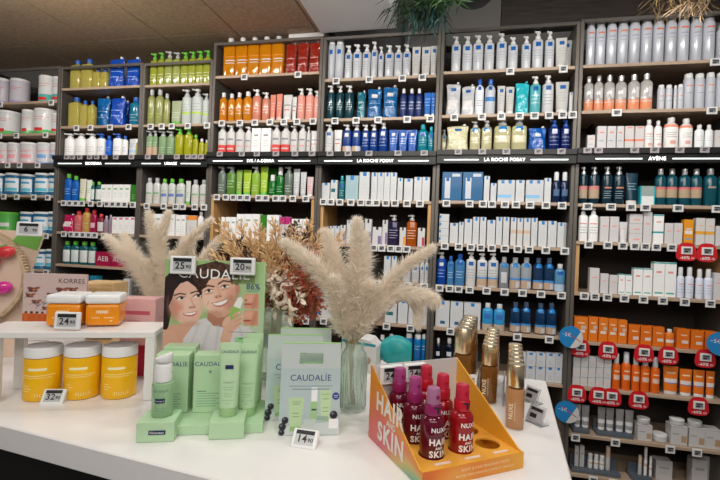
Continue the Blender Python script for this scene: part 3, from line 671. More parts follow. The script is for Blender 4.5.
def row(bay, idx, items, zovr=None):
    s0, s1, top, zs, deck, sign, lin = BAYS[bay]
    z = zs[idx] if zovr is None else zovr
    shelfname = ('top' if idx == 0 else ORD[idx]) + ' shelf'
    where = '%s, %s' % (shelfname, BAYNAME[bay])
    place = []
    for it in items:
        x0, x1, top_y, code = it[:4]
        o = it[4] if len(it) > 4 else {}
        place.append((x0, x1, top_y, code, o))
    tot = {}
    for p in place: tot[p[3]] = tot.get(p[3], 0)+1
    seen = {}
    done = []
    for x0, x1, top_y, code, o in place:
        kind, body, capm, desc, dw = LIB[code]
        n0 = WALL+(.032 if idx == 0 else .022)+o.get('back', 0)
        zo = z+.0012+o.get("up", 0)
        if o.get("on"): zo = done[o["on"]][4]+.0012
        # half height pixel row, to find the two edges along the wall at mid depth
        ym = top_y+14
        nn = n0+.02
        a, _ = ray_s(x0, ym, nn); b_, _ = ray_s(x1, ym, nn)
        w_ = max(.008, (b_-a)-(.0028 if kind == 'carton' else .0014)); sc_ = (a+b_)/2
        d_ = max(.012, min(.16, w_*dw*o.get('dw', 1)))
        nc = n0+d_/2
        _, zt = ray_s((x0+x1)/2, top_y, nc if kind not in ('carton',) else n0)
        H = o.get('h') or max(.03, zt-zo)
        # keep off the uprights and the shelf above
        lo, hi = s0+.0235, s1-.0235
        if lin and any(abs(z-zb) < 1e-6 for _, zb in lin): lo, hi = lo+.024, hi-.024
        if sc_-w_/2 < lo: sc_ = lo+w_/2
        if sc_+w_/2 > hi: sc_ = hi-w_/2
        ab = [q for q in zs if q > z+.03]
        if ab:
            lim = min(ab)-(.093 if (deck is not None and abs(min(ab)-deck) < 1e-6 and sign) else (.047 if bay == 'A' else .022))
            H = min(H, lim-zo-.002)
        # slide behind or beside whatever already stands there
        for q in done:
            if abs(sc_-q[0]) < (w_+q[1])/2 and abs(nc-q[2]) < (d_+q[3])/2 and not o.get('up') and not o.get('on') and zo < q[4]:
                ov = (w_+q[1])/2-abs(sc_-q[0])
                if ov < .35*w_ and sc_ > q[0]:
                    w_ -= ov+.001; sc_ += (ov+.001)/2
                    d_ = min(d_, max(.012, w_*dw*1.0)) if kind != 'carton' else d_
                    nc = n0+d_/2
                else:
                    nc = q[2]+q[3]/2+d_/2+.002
        if o.get('on'): sc_, nc, w_ = done[o['on']][0], done[o['on']][2]-.002, min(w_, done[o['on']][1]-.0004)
        done.append((sc_, w_, nc, d_, zo+H))
        parts = product(kind, w_, d_, H, body, capm)
        root = put(NAMES[kind], parts[0][1])
        root.location = WP(sc_, nc, zo); root.rotation_euler = (0, 0, TH)
        for nm, me in parts[1:]:
            put(nm, me, root)
        k = seen.get(code, 0); seen[code] = k+1
        if tot[code] > 1:
            lab = '%s %s from left, %s' % (rank(k), desc, where)
        else: lab = '%s on %s' % (desc, where)
        words = lab.split()
        if len(words) > 16: lab = lab.replace(' from left,', ',').replace('bottle with white label and green cap', 'bottle with green cap').replace('dark brown', 'brown')
        tag(root, lab, CATS.get(kind, 'bottle'), '%ss, %s' % (desc, where) if tot[code] > 1 else None)
        o_l = o.get('text')
        if o_l: lettering([(o_l, 0, H*.5, H*.5, -d_/2, 1.)], mat('white_ink', (.85, .8, .8), .5), root)
def R(x0, x1, top, code, n, **o):
    """n equal things between x0 and x1; top may slope (a, b)"""
    w_ = (x1-x0)/n; t0, t1 = top if isinstance(top, tuple) else (top, top)
    return [(x0+i*w_, x0+(i+1)*w_, t0+(t1-t0)*(i/max(1, n-1)), code, dict(o)) for i in range(n)]
#@@ROWS
# ------------------------------------------------------------------ stock, bay by bay (left px, right px, top px, code)
row('A', 0, [(-12, -3, 80, 'tl'), (-2, 6, 81, 'tl'), (7, 21, 81, 'tl'), (36, 50, 78, 'tt'), (51, 64, 79, 'tt')])
row('A', 1, [(-6, 12, 113, 'tg'), (20, 31, 111, 'tg'), (31.5, 50, 111, 'tg'), (50.5, 64, 115, 'tg')])
row('A', 2, [(-12, 2, 144, 'tp'), (3, 16.5, 144, 'tp'), (17, 33, 144, 'tp'), (34, 48, 144, 'tpb'), (48.5, 62, 144, 'tpb')])
row('A', 3, [(-10, 1, 174, 'tb'), (2, 17, 174, 'tb'), (19, 31, 175, 'tb'), (32, 47, 174, 'tb'), (48, 61, 174, 'tb')])
row('A', 4, [(-6, 9, 212, 'gt'), (18, 30, 212, 'tb'), (30.5, 47, 212, 'tb'), (48, 61, 212, 'tb')])
row('A', 5, [(16, 29, 250, 'tb'), (30, 44, 249, 'tb'), (46, 60, 249, 'tb')])
row('B', 0, [(71, 81, 61, 'yb'), (81.5, 93, 60, 'yb'), (93.5, 101, 69, 'yb'), (101.5, 108, 69, 'yb'), (108, 124, 58, 'bp', {'dw': .7}), (126, 140, 58, 'bp', {'dw': .7})])
row('B', 1, [(69, 80, 98, 'yb'), (81, 88, 101, 'yb'), (89, 95, 101, 'yb'), (95, 109, 97, 'bpt', {'back': .08}), (109, 124, 97, 'bp'), (122, 129, 101, 'bp', {'back': .11}), (129, 140, 98, 'teb')])
row('B', 2, [(64, 73.5, 134, 'wp'), (74, 85, 134, 'wp'), (86, 96, 134, 'wp'), (96.5, 105, 134, 'wbp'), (106, 112, 136, 'blb'), (112.5, 122, 134, 'wbp'), (122.5, 128, 136, 'wbc'), (128.5, 137, 139, 'wtb'), (137, 141, 139, 'ylw')])
row('B', 3, [(65, 72, 174, 'gcb'), (72.5, 79, 176, 'gcb'), (79.5, 86, 179, 'crm'), (86.5, 92, 180, 'ptu'), (90, 95.5, 182, 'tgw'), (96, 102, 182, 'tgw'), *R(102.5, 113.5, 184.5, 'wgc', 2), *R(114, 131.5, 184.5, 'wgc', 3), (132, 138, 185, 'grc')])
row('B', 4, [(62, 74, 214, 'mpo'), (74.5, 82, 211, 'crb'), (82.5, 90, 208, 'yrb'), (90.5, 97, 210, 'mgb'), (97.5, 104, 214, 'mgl'), (104.5, 109, 216, 'lil'), (109.5, 113, 215, 'lil'), *R(113.5, 137, 217, 'wpk', 4)])
row('B', 5, [(63, 70.5, 241, 'tgw'), (71, 79, 241, 'tgw'), (79.5, 88, 241.5, 'tgw'), (88.5, 96, 242, 'tgw'), (97, 112, 252, 'aeb', {'text': '\u0391EB'}), (112.5, 127, 253, 'aeb', {'text': '\u0391EB'}), (128, 139, 254, 'aeb')])
row('B', 6, [(78, 90, 283, 'tec'), (91, 98, 276, 'tec'), (98.5, 105, 281, 'whc'), (105.5, 111, 281, 'whc'), (112, 124, 281, 'wyc'), (124.5, 131, 279, 'whc')])
row('C', 0, [(151, 158, 54, 'ygb'), (158.5, 165, 53, 'ygb'), (165.5, 173, 52, 'yggr'), (173.5, 181, 53, 'yggr'), *R(181.5, 211.5, (53, 51), 'ygb', 4)])
row('C', 1, [(148, 155, 90, 'ylg'), (155.5, 163.5, 90, 'ylg'), (164, 170, 94, 'ylg'), (170.5, 181, 101, 'wtg'), (182, 191, 90, 'wgp'), (191.5, 202, 89.5, 'wgp'), (202.5, 210, 94, 'wgp'), (210.5, 215, 98, 'wgp')])
row('C', 2, [*R(144, 158, 131, 'pgt', 2), *R(158.5, 174.5, 131.5, 'pgp', 2), (175, 183.5, 129, 'ylp'), (184, 192.5, 129, 'ylp'), (193, 198.5, 135, 'ylc'), (199, 204.5, 139, 'ylw'), (205, 209, 140, 'ylw'), (209.5, 213, 142, 'ylw')])
row('C', 3, [(146, 153, 178, 'wgrc'), (153.5, 160.5, 178, 'wgrc'), (161, 168, 179, 'wgnc'), (168.5, 175.5, 179, 'wgnc'), (176, 185, 179, 'wgnc'), (186, 191, 181, 'wlt'), (191.5, 199, 180, 'wgrc'), (199.5, 208, 180, 'wgrc')])
row('C', 4, [*R(150, 176, 214, 'wgl', 4), *R(177, 187, 215, 'wgl', 2), (188, 197.5, 215.5, 'woc'), (198, 204, 212, 'wbo'), (204.5, 210.5, 213, 'wbo')])
row('D', 0, [*R(224, 284, (39, 37), 'oil', 5), *R(285.5, 321, (43, 41), 'rpo', 3, dw=.75)])
row('D', 1, [(219.5, 227, 93, 'amb'), (228, 235, 94, 'amb'), (235.5, 242.5, 93, 'amb'), (243, 252, 92, 'amb'), (252.5, 261, 90, 'crp'), (262, 270, 93, 'crp'), (270.5, 276, 95, 'crt'), (276.5, 282.5, 94, 'crt'), (283, 292, 95, 'whr'), (292.5, 297, 97, 'whr'), (297.5, 305, 89, 'pkp'), (305.5, 314, 89, 'pkp'), (314.5, 320, 91, 'pkp')])
row('D', 2, [(218, 226.5, 125, 'wrs'), (227, 235, 125, 'wrs'), (235.5, 244.5, 126, 'wrp'), (245, 252, 127, 'wrp'), (252.5, 261.5, 128, 'wrc'), (262, 271.5, 128, 'wrc'), (272, 280.5, 125, 'wrs'), (281, 290, 125, 'wrs'), (290.5, 298, 126, 'wrp'), (298.5, 306.5, 125, 'wrp'), (307, 311, 127, 'wrp'), (311.5, 319, 131, 'whr')])
row('D', 3, [(218, 226, 166, 'grp'), (226.5, 236, 166, 'gnp'), (236.5, 242.5, 170, 'gnt'), (243, 251, 170, 'lmt'), (251.5, 260, 166, 'lmp'), (260.5, 268, 165, 'lmt'), (268, 278, 167, 'gnc', {'back': .1}), (269, 276, 175, 'gnb'), (276.5, 284, 167, 'gnb'), (284.5, 293, 166, 'grp'), (293.5, 300, 169, 'gwt'), (300.5, 306.5, 172, 'gwt'), (307, 313.5, 177, 'pkt')])
row('D', 4, [(222, 226, 217, 'wgl'), *R(226.5, 237, 217, 'wgl', 2), *R(237.5, 260.5, 214, 'wgl', 3), (261, 267, 215, 'gnc'), *R(267.5, 280, 215, 'wgl', 2), *R(280.5, 291, 217, 'mgc', 2), *R(292, 309, 219, 'wgl', 3)])
row('D', 6, [*R(262, 282, 322, 'whc', 3), *R(283, 300, 321, 'wrc', 3), *R(301, 314, 320, 'wrc', 2)])
row('E', 0, [(327.5, 334.5, 40, 'tall'), (335, 344, 40, 'tall'), (345, 352.5, 46, 'lap'), (353, 362, 45, 'lap'), (362.5, 371, 45, 'lap'), (371.5, 378, 42, 'lap'), (378.5, 384, 47, 'lap'), (385, 394, 46, 'lap'), (394.5, 402.5, 46, 'lap'), (403, 411, 45, 'lap'), (412, 420.5, 47, 'lat'), (421.5, 430.5, 47, 'lat'), (431.5, 439.5, 46, 'lat')])
row('E', 1, [(327, 335, 86, 'dtp'), (336, 344, 86, 'dtp'), (345, 354, 86, 'dtp'), (357, 366, 91, 'ttp'), (367, 382, 88, 'blp'), (382.5, 398, 86, 'blp'), (400, 407, 89, 'dbb'), (408, 415, 89, 'dbb'), (415.5, 422.5, 89, 'dbb'), (424, 431, 93, 'blt'), (431.5, 438, 93, 'blt')])
row('E', 2, [(325, 333.5, 125, 'wpp'), (334, 342, 130, 'whr'), *R(342.5, 361, 125, 'bls', 2), *R(361.5, 378, 125, 'blw', 2), (378.5, 388, 123, 'blw'), *R(388.5, 417, 130, 'blq', 3), (417.5, 428, 125, 'tlb'), (429, 437, 127, 'tlb')])
row('E', 3, [(322, 330, 183, 'wbl'), (331, 338, 180, 'wdb'), (339, 345, 176, 'tlc'), (346, 359, 175.5, 'pbc'), (359.5, 370, 172, 'wbl'), *R(371.5, 397, 172.5, 'wbl', 4), (397.5, 403, 178, 'wbl'), (404, 413, 178.5, 'wbl'), *R(414, 430, 177, 'wbl', 2)])
row('E', 4, [*R(330, 340, 226, 'wbl', 2), (340.5, 346, 225, 'wvc'), *R(347, 356, 220, 'wbl', 2), (357, 364, 222, 'wbl'), (365, 372, 219, 'wvc'), (372.5, 382, 227, 'wvc'), (382.5, 388, 220, 'wvc'), (388.5, 399, 215, 'dvb'), (399.5, 406, 227.5, 'owc'), (406.5, 417, 215, 'orb'), (417.5, 425, 228, 'rwc')])
row('E', 5, [(384, 391, 256, 'wbl'), (391.5, 397, 256, 'wbl'), *R(402, 411, 259, 'wbt', 1), (411.5, 419.5, 258, 'wbt'), (420, 424.5, 258, 'wbt'), (425, 430, 258, 'wbt')])
row('E', 6, [(318.5, 334, 285, 'stk'), (336, 342, 288, 'wbl'), (343, 349, 288, 'wbl'), (385, 397, 303, 'wdb'), (398, 408, 300, 'wbl'), (408.5, 418, 300, 'wbl'), (418.5, 424, 301, 'wbl'), (424.5, 430, 301, 'wbl')])
row('E', 7, [(378, 386, 335, 'nwb'), (387, 395, 334, 'nwb'), (405, 412.5, 333, 'bsp'), (413.5, 421.5, 334, 'bsp'), (422.5, 429, 334, 'bsp')])
row('F', 0, [(451.5, 461, 37, 'lap'), (462.5, 472.5, 37, 'lap'), (473, 483.5, 36, 'lap'), (484.5, 494.5, 36, 'lap'), (496.5, 507, 34, 'lap'), (508, 518, 38, 'lap'), (521.5, 531, 37, 'lap'), (532.5, 543.5, 32, 'lap'), (545, 554.5, 32, 'lap'), (555.5, 567, 38, 'lat'), (568, 579, 37, 'lat')])
row('F', 1, [(446, 461, 83, 'wpo'), (461.5, 475, 85, 'wpo'), (474.5, 484, 80, 'bcb'), (485, 495.5, 80, 'bcl'), (497, 505, 86, 'lat'), (505.5, 514, 87, 'lat'), (515, 529.5, 82, 'tqp'), (530, 541, 77, 'tqb'), (542.5, 554, 76, 'wpp'), (555.5, 569, 82, 'lat'), (570, 575, 92, 'wbl')])
row('F', 2, [(440, 445, 130, 'ylb', {'back': .08}), (446, 469, 125, 'ypo'), (470, 480.5, 122, 'ypb'), (481.5, 492, 121, 'ypb'), (494, 511, 119, 'ylb'), (511.5, 527, 119, 'ylb'), (528, 547, 127, 'bpo'), (548, 560.5, 121, 'nvb'), (561.5, 574, 121, 'nvb')])
row('F', 3, [(442, 462, 172, 'bdp'), (462.5, 483, 172, 'bdp'), (483.5, 489.5, 176, 'wbl'), (490, 496, 183, 'wbl'), (497, 514.5, 180, 'wbb'), (515, 524, 180, 'wbl'), (525, 543, 180, 'wbb'), (543.5, 550.5, 178, 'wbl'), (552, 560.5, 172, 'npb'), (561.5, 570, 172, 'npb')])
row('F', 4, [(439, 449, 214, 'stk'), (449.5, 458, 223, 'wbl'), (458.5, 463.5, 222, 'wbl'), (464, 472, 219, 'wbl'), (472.5, 479, 217, 'wbl'), (479.5, 486, 217, 'wbl'), (486.5, 495, 220, 'wbl'), (495.5, 502, 217, 'wbl'), (502.5, 509, 217, 'wbl'), (510, 516, 217.5, 'wsk'), (516.5, 522.5, 218, 'wsk'), (523, 530, 218, 'wsk'), (530.5, 537, 218, 'wbl'), (537.5, 546.5, 221, 'wbl'), (547, 556, 221, 'wbl'), (556.5, 563.5, 222.5, 'wte'), (564, 571, 222.5, 'wte')])
row('F', 5, [(436.5, 446.5, 252, 'rbp'), (447, 454, 256, 'lbb'), (454.5, 465, 254, 'lbb'), (466, 476, 252, 'wpp'), (477, 487.5, 253, 'wps'), (488, 498.5, 253, 'wps'), (499, 509, 257, 'clb'), *R(509.5, 532, 257.5, 'cls', 2), *R(533, 554.5, 258, 'bcs', 2), (555.5, 567, 264, 'sbb')])
row('F', 6, [(435.5, 449.5, 301, 'lwc'), (450, 463, 302, 'lwc'), (463.5, 480.5, 303, 'lwc'), (482, 493, 303, 'sbt'), (493.5, 505, 304, 'sbt'), *R(510, 531.5, (302, 302), 'bcs', 2), *R(535, 557, (303, 303), 'bcs', 2)])
row('F', 7, [(435, 441, 338, 'nwb'), (445, 453, 338, 'nwb'), *R(515, 564, (366, 368), 'w2cl', 5), *[(a, b_, 348, 'w2cu', {'on': -5, 'h': .088}) for a, b_, *_ in R(515, 564, 348, 'w2cu', 5)]])
row('G', 0, [(586.5, 595.5, 22, 'avs'), (596, 606, 22, 'avs'), (607, 617.5, 20, 'avs'), (618, 629, 20, 'avs'), (629.5, 641, 19, 'avs'), (641.5, 653, 18, 'avs'), (653.5, 665, 18, 'avs'), (666, 677.5, 17, 'avs'), (678, 690, 16, 'avs'), (691, 703, 16, 'avs'), (703.5, 716, 16, 'avs'), (717, 729, 25, 'avs')])
row('G', 1, [(584, 593.5, 77, 'avm'), (594, 603.5, 76, 'avm'), (604, 615, 76, 'avm'), (615.5, 627, 76, 'avm'), (628, 640, 75, 'avm'), (640.5, 653, 74, 'avm'), (657, 664.5, 85, 'avw'), (665, 672, 85, 'avw'), (672.5, 676, 85.5, 'avw'), (676.5, 683, 84.5, 'avw'), (683.5, 694, 74, 'avl'), (694.5, 705, 74, 'avl'), (705.5, 715.5, 73, 'avl'), (716, 727, 73, 'avl')])
row('G', 2, [(586, 594, 135, 'avc'), (596, 605.5, 126, 'avc'), (606, 615, 126, 'avc'), (615.5, 623, 126, 'avc'), (623.5, 633, 126, 'avr'), (633.5, 643, 126, 'avr'), (644, 653, 120, 'avb'), (653.5, 661.5, 121, 'avb'), (664, 679, 118, 'avo'), (679.5, 693, 119, 'avo'), (694, 703.5, 125, 'avp'), (704, 712.5, 125, 'avp'), (713, 724, 130, 'avx')])
row('G', 3, [(579, 588, 167, 'avk'), (589, 600, 167, 'avk'), (602, 613, 167, 'avt'), (613.5, 625, 167, 'avt'), (625.5, 638, 173, 'avq'), (638.5, 654, 186, 'avj'), *R(655, 678, (169, 169), 'avh', 2), *R(679, 702.5, (169, 169), 'avh', 2), (704, 718, 169, 'avg'), (719, 731, 169, 'avg')])
row('G', 4, [(578.5, 587.5, 208, 'ava'), (588.5, 598, 208, 'ava'), (599, 608, 216.5, 'avx'), (608.5, 618, 216.5, 'avx'), (618.5, 627, 222, 'avy'), (628, 641.5, 214, 'avz'), (642, 651, 212, 'avx'), (652, 662.5, 214.5, 'av1'), *R(663, 681, 223, 'avx', 2), (682, 692, 219.5, 'av2'), *R(694, 713, (218, 218.5), 'av3', 2), (713.5, 727, 226, 'avx')])
row('G', 5, [(588.5, 598.5, 268, 'avx'), (599, 607.5, 273.5, 'avx'), (608, 616.5, 275, 'avx'), *R(617, 631, (274, 274.5), 'avd', 2), *R(632, 651, (268, 268.5), 'avd', 2), *R(652, 675, (262, 262.5), 'avd', 2), (676, 684, 267, 'ave'), (685, 693.5, 267, 'ave'), (695, 703, 269, 'ave'), (703.5, 712.5, 269, 'ave'), (713, 725, 273, 'avx')])
row('G', 6, [(573, 587, 317, 'sun'), (587.5, 597, 317, 'sun'), *R(597.5, 626, (318, 320), 'sun', 3), (627, 638.5, 325, 'sn2'), (639, 650.5, 326, 'sn2'), (651, 663, 327, 'sn2'), (664, 674, 329, 'snr'), (675, 688, 329, 'sn2'), (689, 702, 330.5, 'sn2'), (703, 716, 331.5, 'sn2')])
row('G', 7, [*R(571, 609.5, (377, 378), 'wsml', 5), *[(a, b_, 367, 'wsmm', {'on': -5, 'h': .064}) for a, b_, *_ in R(571, 609.5, 357, 'wsm', 5)], *[(a, b_, 357, 'wsmu', {'on': -5, 'h': .064}) for a, b_, *_ in R(571, 609.5, 357, 'wsm', 5)], (612, 620.5, 353, 'sns'), (621.5, 631, 352, 'sns'), (631.5, 640, 354, 'sns'), (640.5, 650, 355, 'sns'), (650.5, 660, 357, 'sns'), (663, 678.5, 366, 'snt'), (679, 692, 369, 'snt'), (692.5, 704.5, 370, 'snt'), (705, 714, 371, 'snt')])

# makeup trays on the lowest shelves of the last bay
m_tray = mat('tray_slate', (.10, .12, .15), .35)
def tray(zi, x0, x1, depth, label, y):
    z = BAYS['G'][3][zi]
    a, _ = wall_st(x0, y, WALL+.02); b_, _ = wall_st(x1, y, WALL+.02)
    b = MB()
    W = b_-a
    b.box((0, 0, .011), (W, depth, .022), bevel=.002)
    b.box((0, -depth/2+.005, .026), (W, .008, .008), bevel=.001)
    b.box((0, depth/2-.02, .05), (W*.98, .012, .062), bevel=.002)
    o = b.build('tester_tray', m_tray); setk(o, WP((a+b_)/2, WALL+.02+depth/2, z+.0005), TH)
    tag(o, label, 'tray', 'slate makeup trays')
    return o
tray(8, 573, 590, .10, 'short slate grey tester tray beside the blue round sign', 430)
tray(8, 596.5, 634, .10, 'long slate grey tester tray holding four silver tubes', 436)
tray(9, 572, 621, .10, 'slate grey tray of slim lipsticks on the lowest shelf', 470)
tray(9, 632, 653, .10, 'small slate grey tray of upright makeup sticks on the lowest shelf', 474)
row('G', 8, [(573.5, 580.5, 404, 'slt', {'up': .024, 'back': .028}), (581, 589, 405, 'slt', {'up': .024, 'back': .028}), (597, 605, 407, 'slt', {'up': .024, 'back': .028}), (605.5, 613.5, 408, 'slt', {'up': .024, 'back': .028}), (615, 623.5, 409, 'slt', {'up': .024, 'back': .028}), (624.5, 633, 410, 'slt', {'up': .024, 'back': .028}),
    (636, 651, 425, 'jrb'), (637, 650, 418, 'jar', {'on': -1, 'h': .034}), (653, 668, 433, 'jar'), (669, 686, 426, 'jrb'), (670, 685, 419, 'jar', {'on': -1, 'h': .034}), (687, 703.5, 428, 'jrb'), (688, 702, 421, 'jar', {'on': -1, 'h': .034}), (704.5, 722, 430, 'jrb')])
row('G', 9, [(573.5, 578, 446, 'gbx', {'up': .024, 'back': .028}), (578.5, 583.5, 446, 'gbx', {'up': .024, 'back': .028}), (587, 592, 453, 'pnk', {'up': .024, 'back': .028}), (593, 598, 454, 'pnk', {'up': .024, 'back': .028}), (598.5, 604, 455, 'pnk', {'up': .024, 'back': .028}), (605, 610, 446, 'pen', {'up': .024, 'back': .028}),
    (637, 641, 455, 'pen', {'up': .024, 'back': .028}), (643, 646.5, 447, 'pnk', {'up': .024, 'back': .028}), (648, 651, 456, 'pnk', {'up': .024, 'back': .028}), (654, 671, 461, 'gbx', {'back': .05}), (690, 706, 460, 'gbx', {'back': .04}), (707, 722, 462, 'gbx', {'back': .04})])

# ------------------------------------------------------------------ electronic price tags along the shelf edges
m_tagw = mat('tag_white', (.80, .80, .80), .35)
m_tags = prt((.36, .37, .37), [(.08, .92, .62, .90, BLACKP), (.12, .62, .12, .52, (.03, .03, .04)), (.66, .9, .32, .52, (.05, .05, .06))], .3)
m_tagg = mat('tag_mauve', (.44, .38, .40), .4)
m_tagp = mat('tag_pale', (.55, .50, .51), .4)
def tag_mesh(w_, h_, mb):
    b = MB(); b.box((0, -.004, -h_/2+.004), (w_, .008, h_), bevel=.0015)
    s = MB(); s.box((0, -.0086, -h_/2+.005), (w_*.66, .0012, h_*.60))
    return b.mesh('price_tag', [mb]), s.mesh('screen', [m_tags])
TAGM = tag_mesh(.051, .046, m_tagw); TAGG = tag_mesh(.048, .036, m_tagg); TAGB = tag_mesh(.056, .044, m_tagw)
def tags(bay, idx, xs, big=False, label='electronic price tag'):
    s0, s1, top, zs, deck, sign, lin = BAYS[bay]; z = zs[idx]
    fascia = sign and abs(z-deck) < 1e-6
    n = WALL-.0495 if fascia else WALL-.0015
    for i, x in enumerate(xs):
        y = 240-440*z/3.3
        s, _ = wall_st(x, y, n)
        s = min(max(s, s0+.026), s1-.026)
        me = TAGG if fascia else (TAGB if big else TAGM)
        o = put('price_tag', me[0]); put('screen', me[1], o)
        o.location = WP(s, n, z-(.004 if fascia else .0015)); o.rotation_euler = (0, 0, TH)
        tag(o, '%s %s from left on %s edge, %s' % (rank(i), 'grey price tag' if fascia else 'white price tag', ('top' if idx == 0 else ORD[idx])+' shelf', BAYNAME[bay]), 'price tag', 'shelf price tags')
tags('A', 0, [1, 52]); tags('A', 1, [0, 17, 46]); tags('A', 2, [8, 20, 38]); tags('A', 3, [4, 17, 34, 48]); tags('A', 4, [3, 46]); tags('A', 5, [31, 46])
tags('B', 1, [77, 91, 110.5, 129]); tags('B', 2, [67, 72.8, 80, 90, 97, 105, 116, 133]); tags('B', 3, [64, 70.3, 76.2, 82.2, 91, 100, 107, 113, 119, 125, 133]); tags('B', 4, [64, 71.5, 77.3, 83, 89, 95, 104]); tags('B', 6, [123])
tags('C', 1, [151, 162, 172, 188, 208]); tags('C', 2, [148, 161, 177, 188, 194.5, 201]); tags('C', 3, [147, 164, 176, 183, 195, 206])
tags('D', 0, [244.5, 298]); tags('D', 1, [222, 240, 255, 270, 284, 297, 313]); tags('D', 2, [220, 242, 257, 276, 295, 312]); tags('D', 3, [217, 226, 233.5, 240.5, 247.5, 259, 266, 276, 283, 293, 306]); tags('D', 6, [278, 290, 306])
tags('E', 0, [336, 369, 402, 422]); tags('E', 1, [335, 356, 378, 407, 430]); tags('E', 2, [330, 348, 369, 398, 424]); tags('E', 3, [323.5, 331, 340, 351, 361, 369, 376.5, 386, 395, 407, 420]); tags('E', 4, [367, 374, 382, 391, 399, 407]); tags('E', 5, [365, 377, 408, 424.5]); tags('E', 6, [324, 387, 411])
tags('F', 0, [509.5, 562.5]); tags('F', 1, [454, 481.5, 501, 519, 534, 548.5, 562, 572]); tags('F', 2, [458, 482, 506, 538, 561]); tags('F', 3, [446.5, 469.5, 483, 492, 505, 516, 530, 546, 562]); tags('F', 4, [445, 459, 471, 481, 492, 505, 518, 529.5, 546, 565]); tags('F', 5, [440, 450, 459, 470, 487, 505, 523, 541.5, 562]); tags('F', 6, [451, 518, 550])
tags('G', 0, [714], True); tags('G', 1, [616, 711], True); tags('G', 2, [587, 598, 634, 654, 679, 704]); tags('G', 3, [587.5, 611, 631, 645.5, 678, 717], True); tags('G', 4, [589, 608, 623, 635, 645.5, 656.5, 672], False); tags('G', 5, [585, 595.5, 608, 625, 644, 663.5, 685.5, 711]); tags('G', 8, [577, 617, 672, 699]); tags('G', 9, [595, 615])
# red discount tags with a price tag clipped on
m_red = mat('discount_red', (.62, .012, .02), .4)
m_ink = mat('white_ink', (.85, .82, .82), .5)
def red_tag(bay, idx, x, i):
    z = BAYS[bay][3][idx]
    n = WALL-.0025; s, _ = wall_st(x, 240-440*z/3.1, n)
    b = MB(); R_ = .054
    out = []
    for k in range(28):
        a = 2*PI*k/28
        px, pz = R_*math.copysign(abs(math.cos(a))**.6, math.cos(a)), R_*1.02*math.copysign(abs(math.sin(a))**.8, math.sin(a))
        px *= 1-.16*(pz/R_)
        out.append((px, pz-.05))
    V = [(p[0], -.0015, p[1]) for p in out]+[(p[0], 0, p[1]) for p in out]; k = len(out)
    b.add(V, [list(range(k)), [k+j for j in range(k)][::-1]]+[[j, j+k, (j+1) % k+k, (j+1) % k] for j in range(k)])
    o = b.build('discount_tag', m_red)
    o.location = WP(s, n-.0005, z+.008); o.rotation_euler = (0, 0, TH)
    t = MB(); t.box((0, -.006, -.042), (.058, .008, .046), bevel=.0015)
    pc = t.build('price_tag', m_tagw, o)
    t = MB(); t.box((0, -.0106, -.042), (.040, .0012, .030)); t.build('screen', m_tags, pc)
    lettering([('-60%', -.008, -.086, .025, -.0016), ('(2)', .034, -.086, .014, -.0016)], m_ink, o, bold=.02)
    tag(o, '%s red discount tag from left on %s edge, %s' % (rank(i), ORD[idx]+' shelf', BAYNAME[bay]), 'discount tag', 'red discount tags')
for idx, xs in ((4, [687, 707.5]), (6, [581.5, 609, 645, 669.5, 706.5]), (7, [578, 599.5, 613, 640, 700])):
    for i, x in enumerate(xs): red_tag('G', idx, x, i)
# round blue wobblers
def wobbler(x, y, label):
    s, z = wall_st(x, y, WALL-.06); b = MB()
    b.lathe([(.068, 0), (.068, .002)], 32, rot=Matrix.Rotation(PI/2, 3, 'X'))
    o = b.build('shelf_wobbler', mat('wobbler_blue', (.02, .22, .52), .3)); o.location = WP(s, WALL-.06, z); o.rotation_euler = (0, 0, TH-.25)
    t = MB(); pts = []
    for k in range(15):
        a = -1.15+k*(2.3/14)-.5
        pts.append((.0672*math.cos(a), .0672*math.sin(a)))
    t.add([(p[0], -.0026, p[1]) for p in pts], [list(range(len(pts)))])
    t.build('pale_panel', mat('wobbler_pale', (.62, .60, .58), .4), o)
    t = MB(); c_, s_ = math.cos(.55), math.sin(.55)
    q = [(-.05, .0), (.05, .0), (.05, .004), (-.05, .004)]
    t.add([(c_*a-s_*-b_+.012, -.0032, -s_*-a*-1+c_*b_+.002) for a, b_ in q], [(0, 1, 2, 3)]); t.build('red_stripe', m_red, o)
    lettering([('\u22125\u20ac', -.026, .012, .030, -.0026)], mat('wobbler_ink', (.7, .8, .9), .5), o)
    t = MB(); t.box((0, .031, -.002), (.012, .0575, .0012)); t.build('clip_strip', capC, o)
    tag(o, label, 'sign', 'round blue shelf signs')
wobbler(571, 337, 'round blue shelf sign sticking out beside the orange cartons')
wobbler(567, 412, 'lower round blue shelf sign beside the silver makeup tubes')
wobbler(721, 344, 'round blue shelf sign at the outer end of the orange carton shelf')
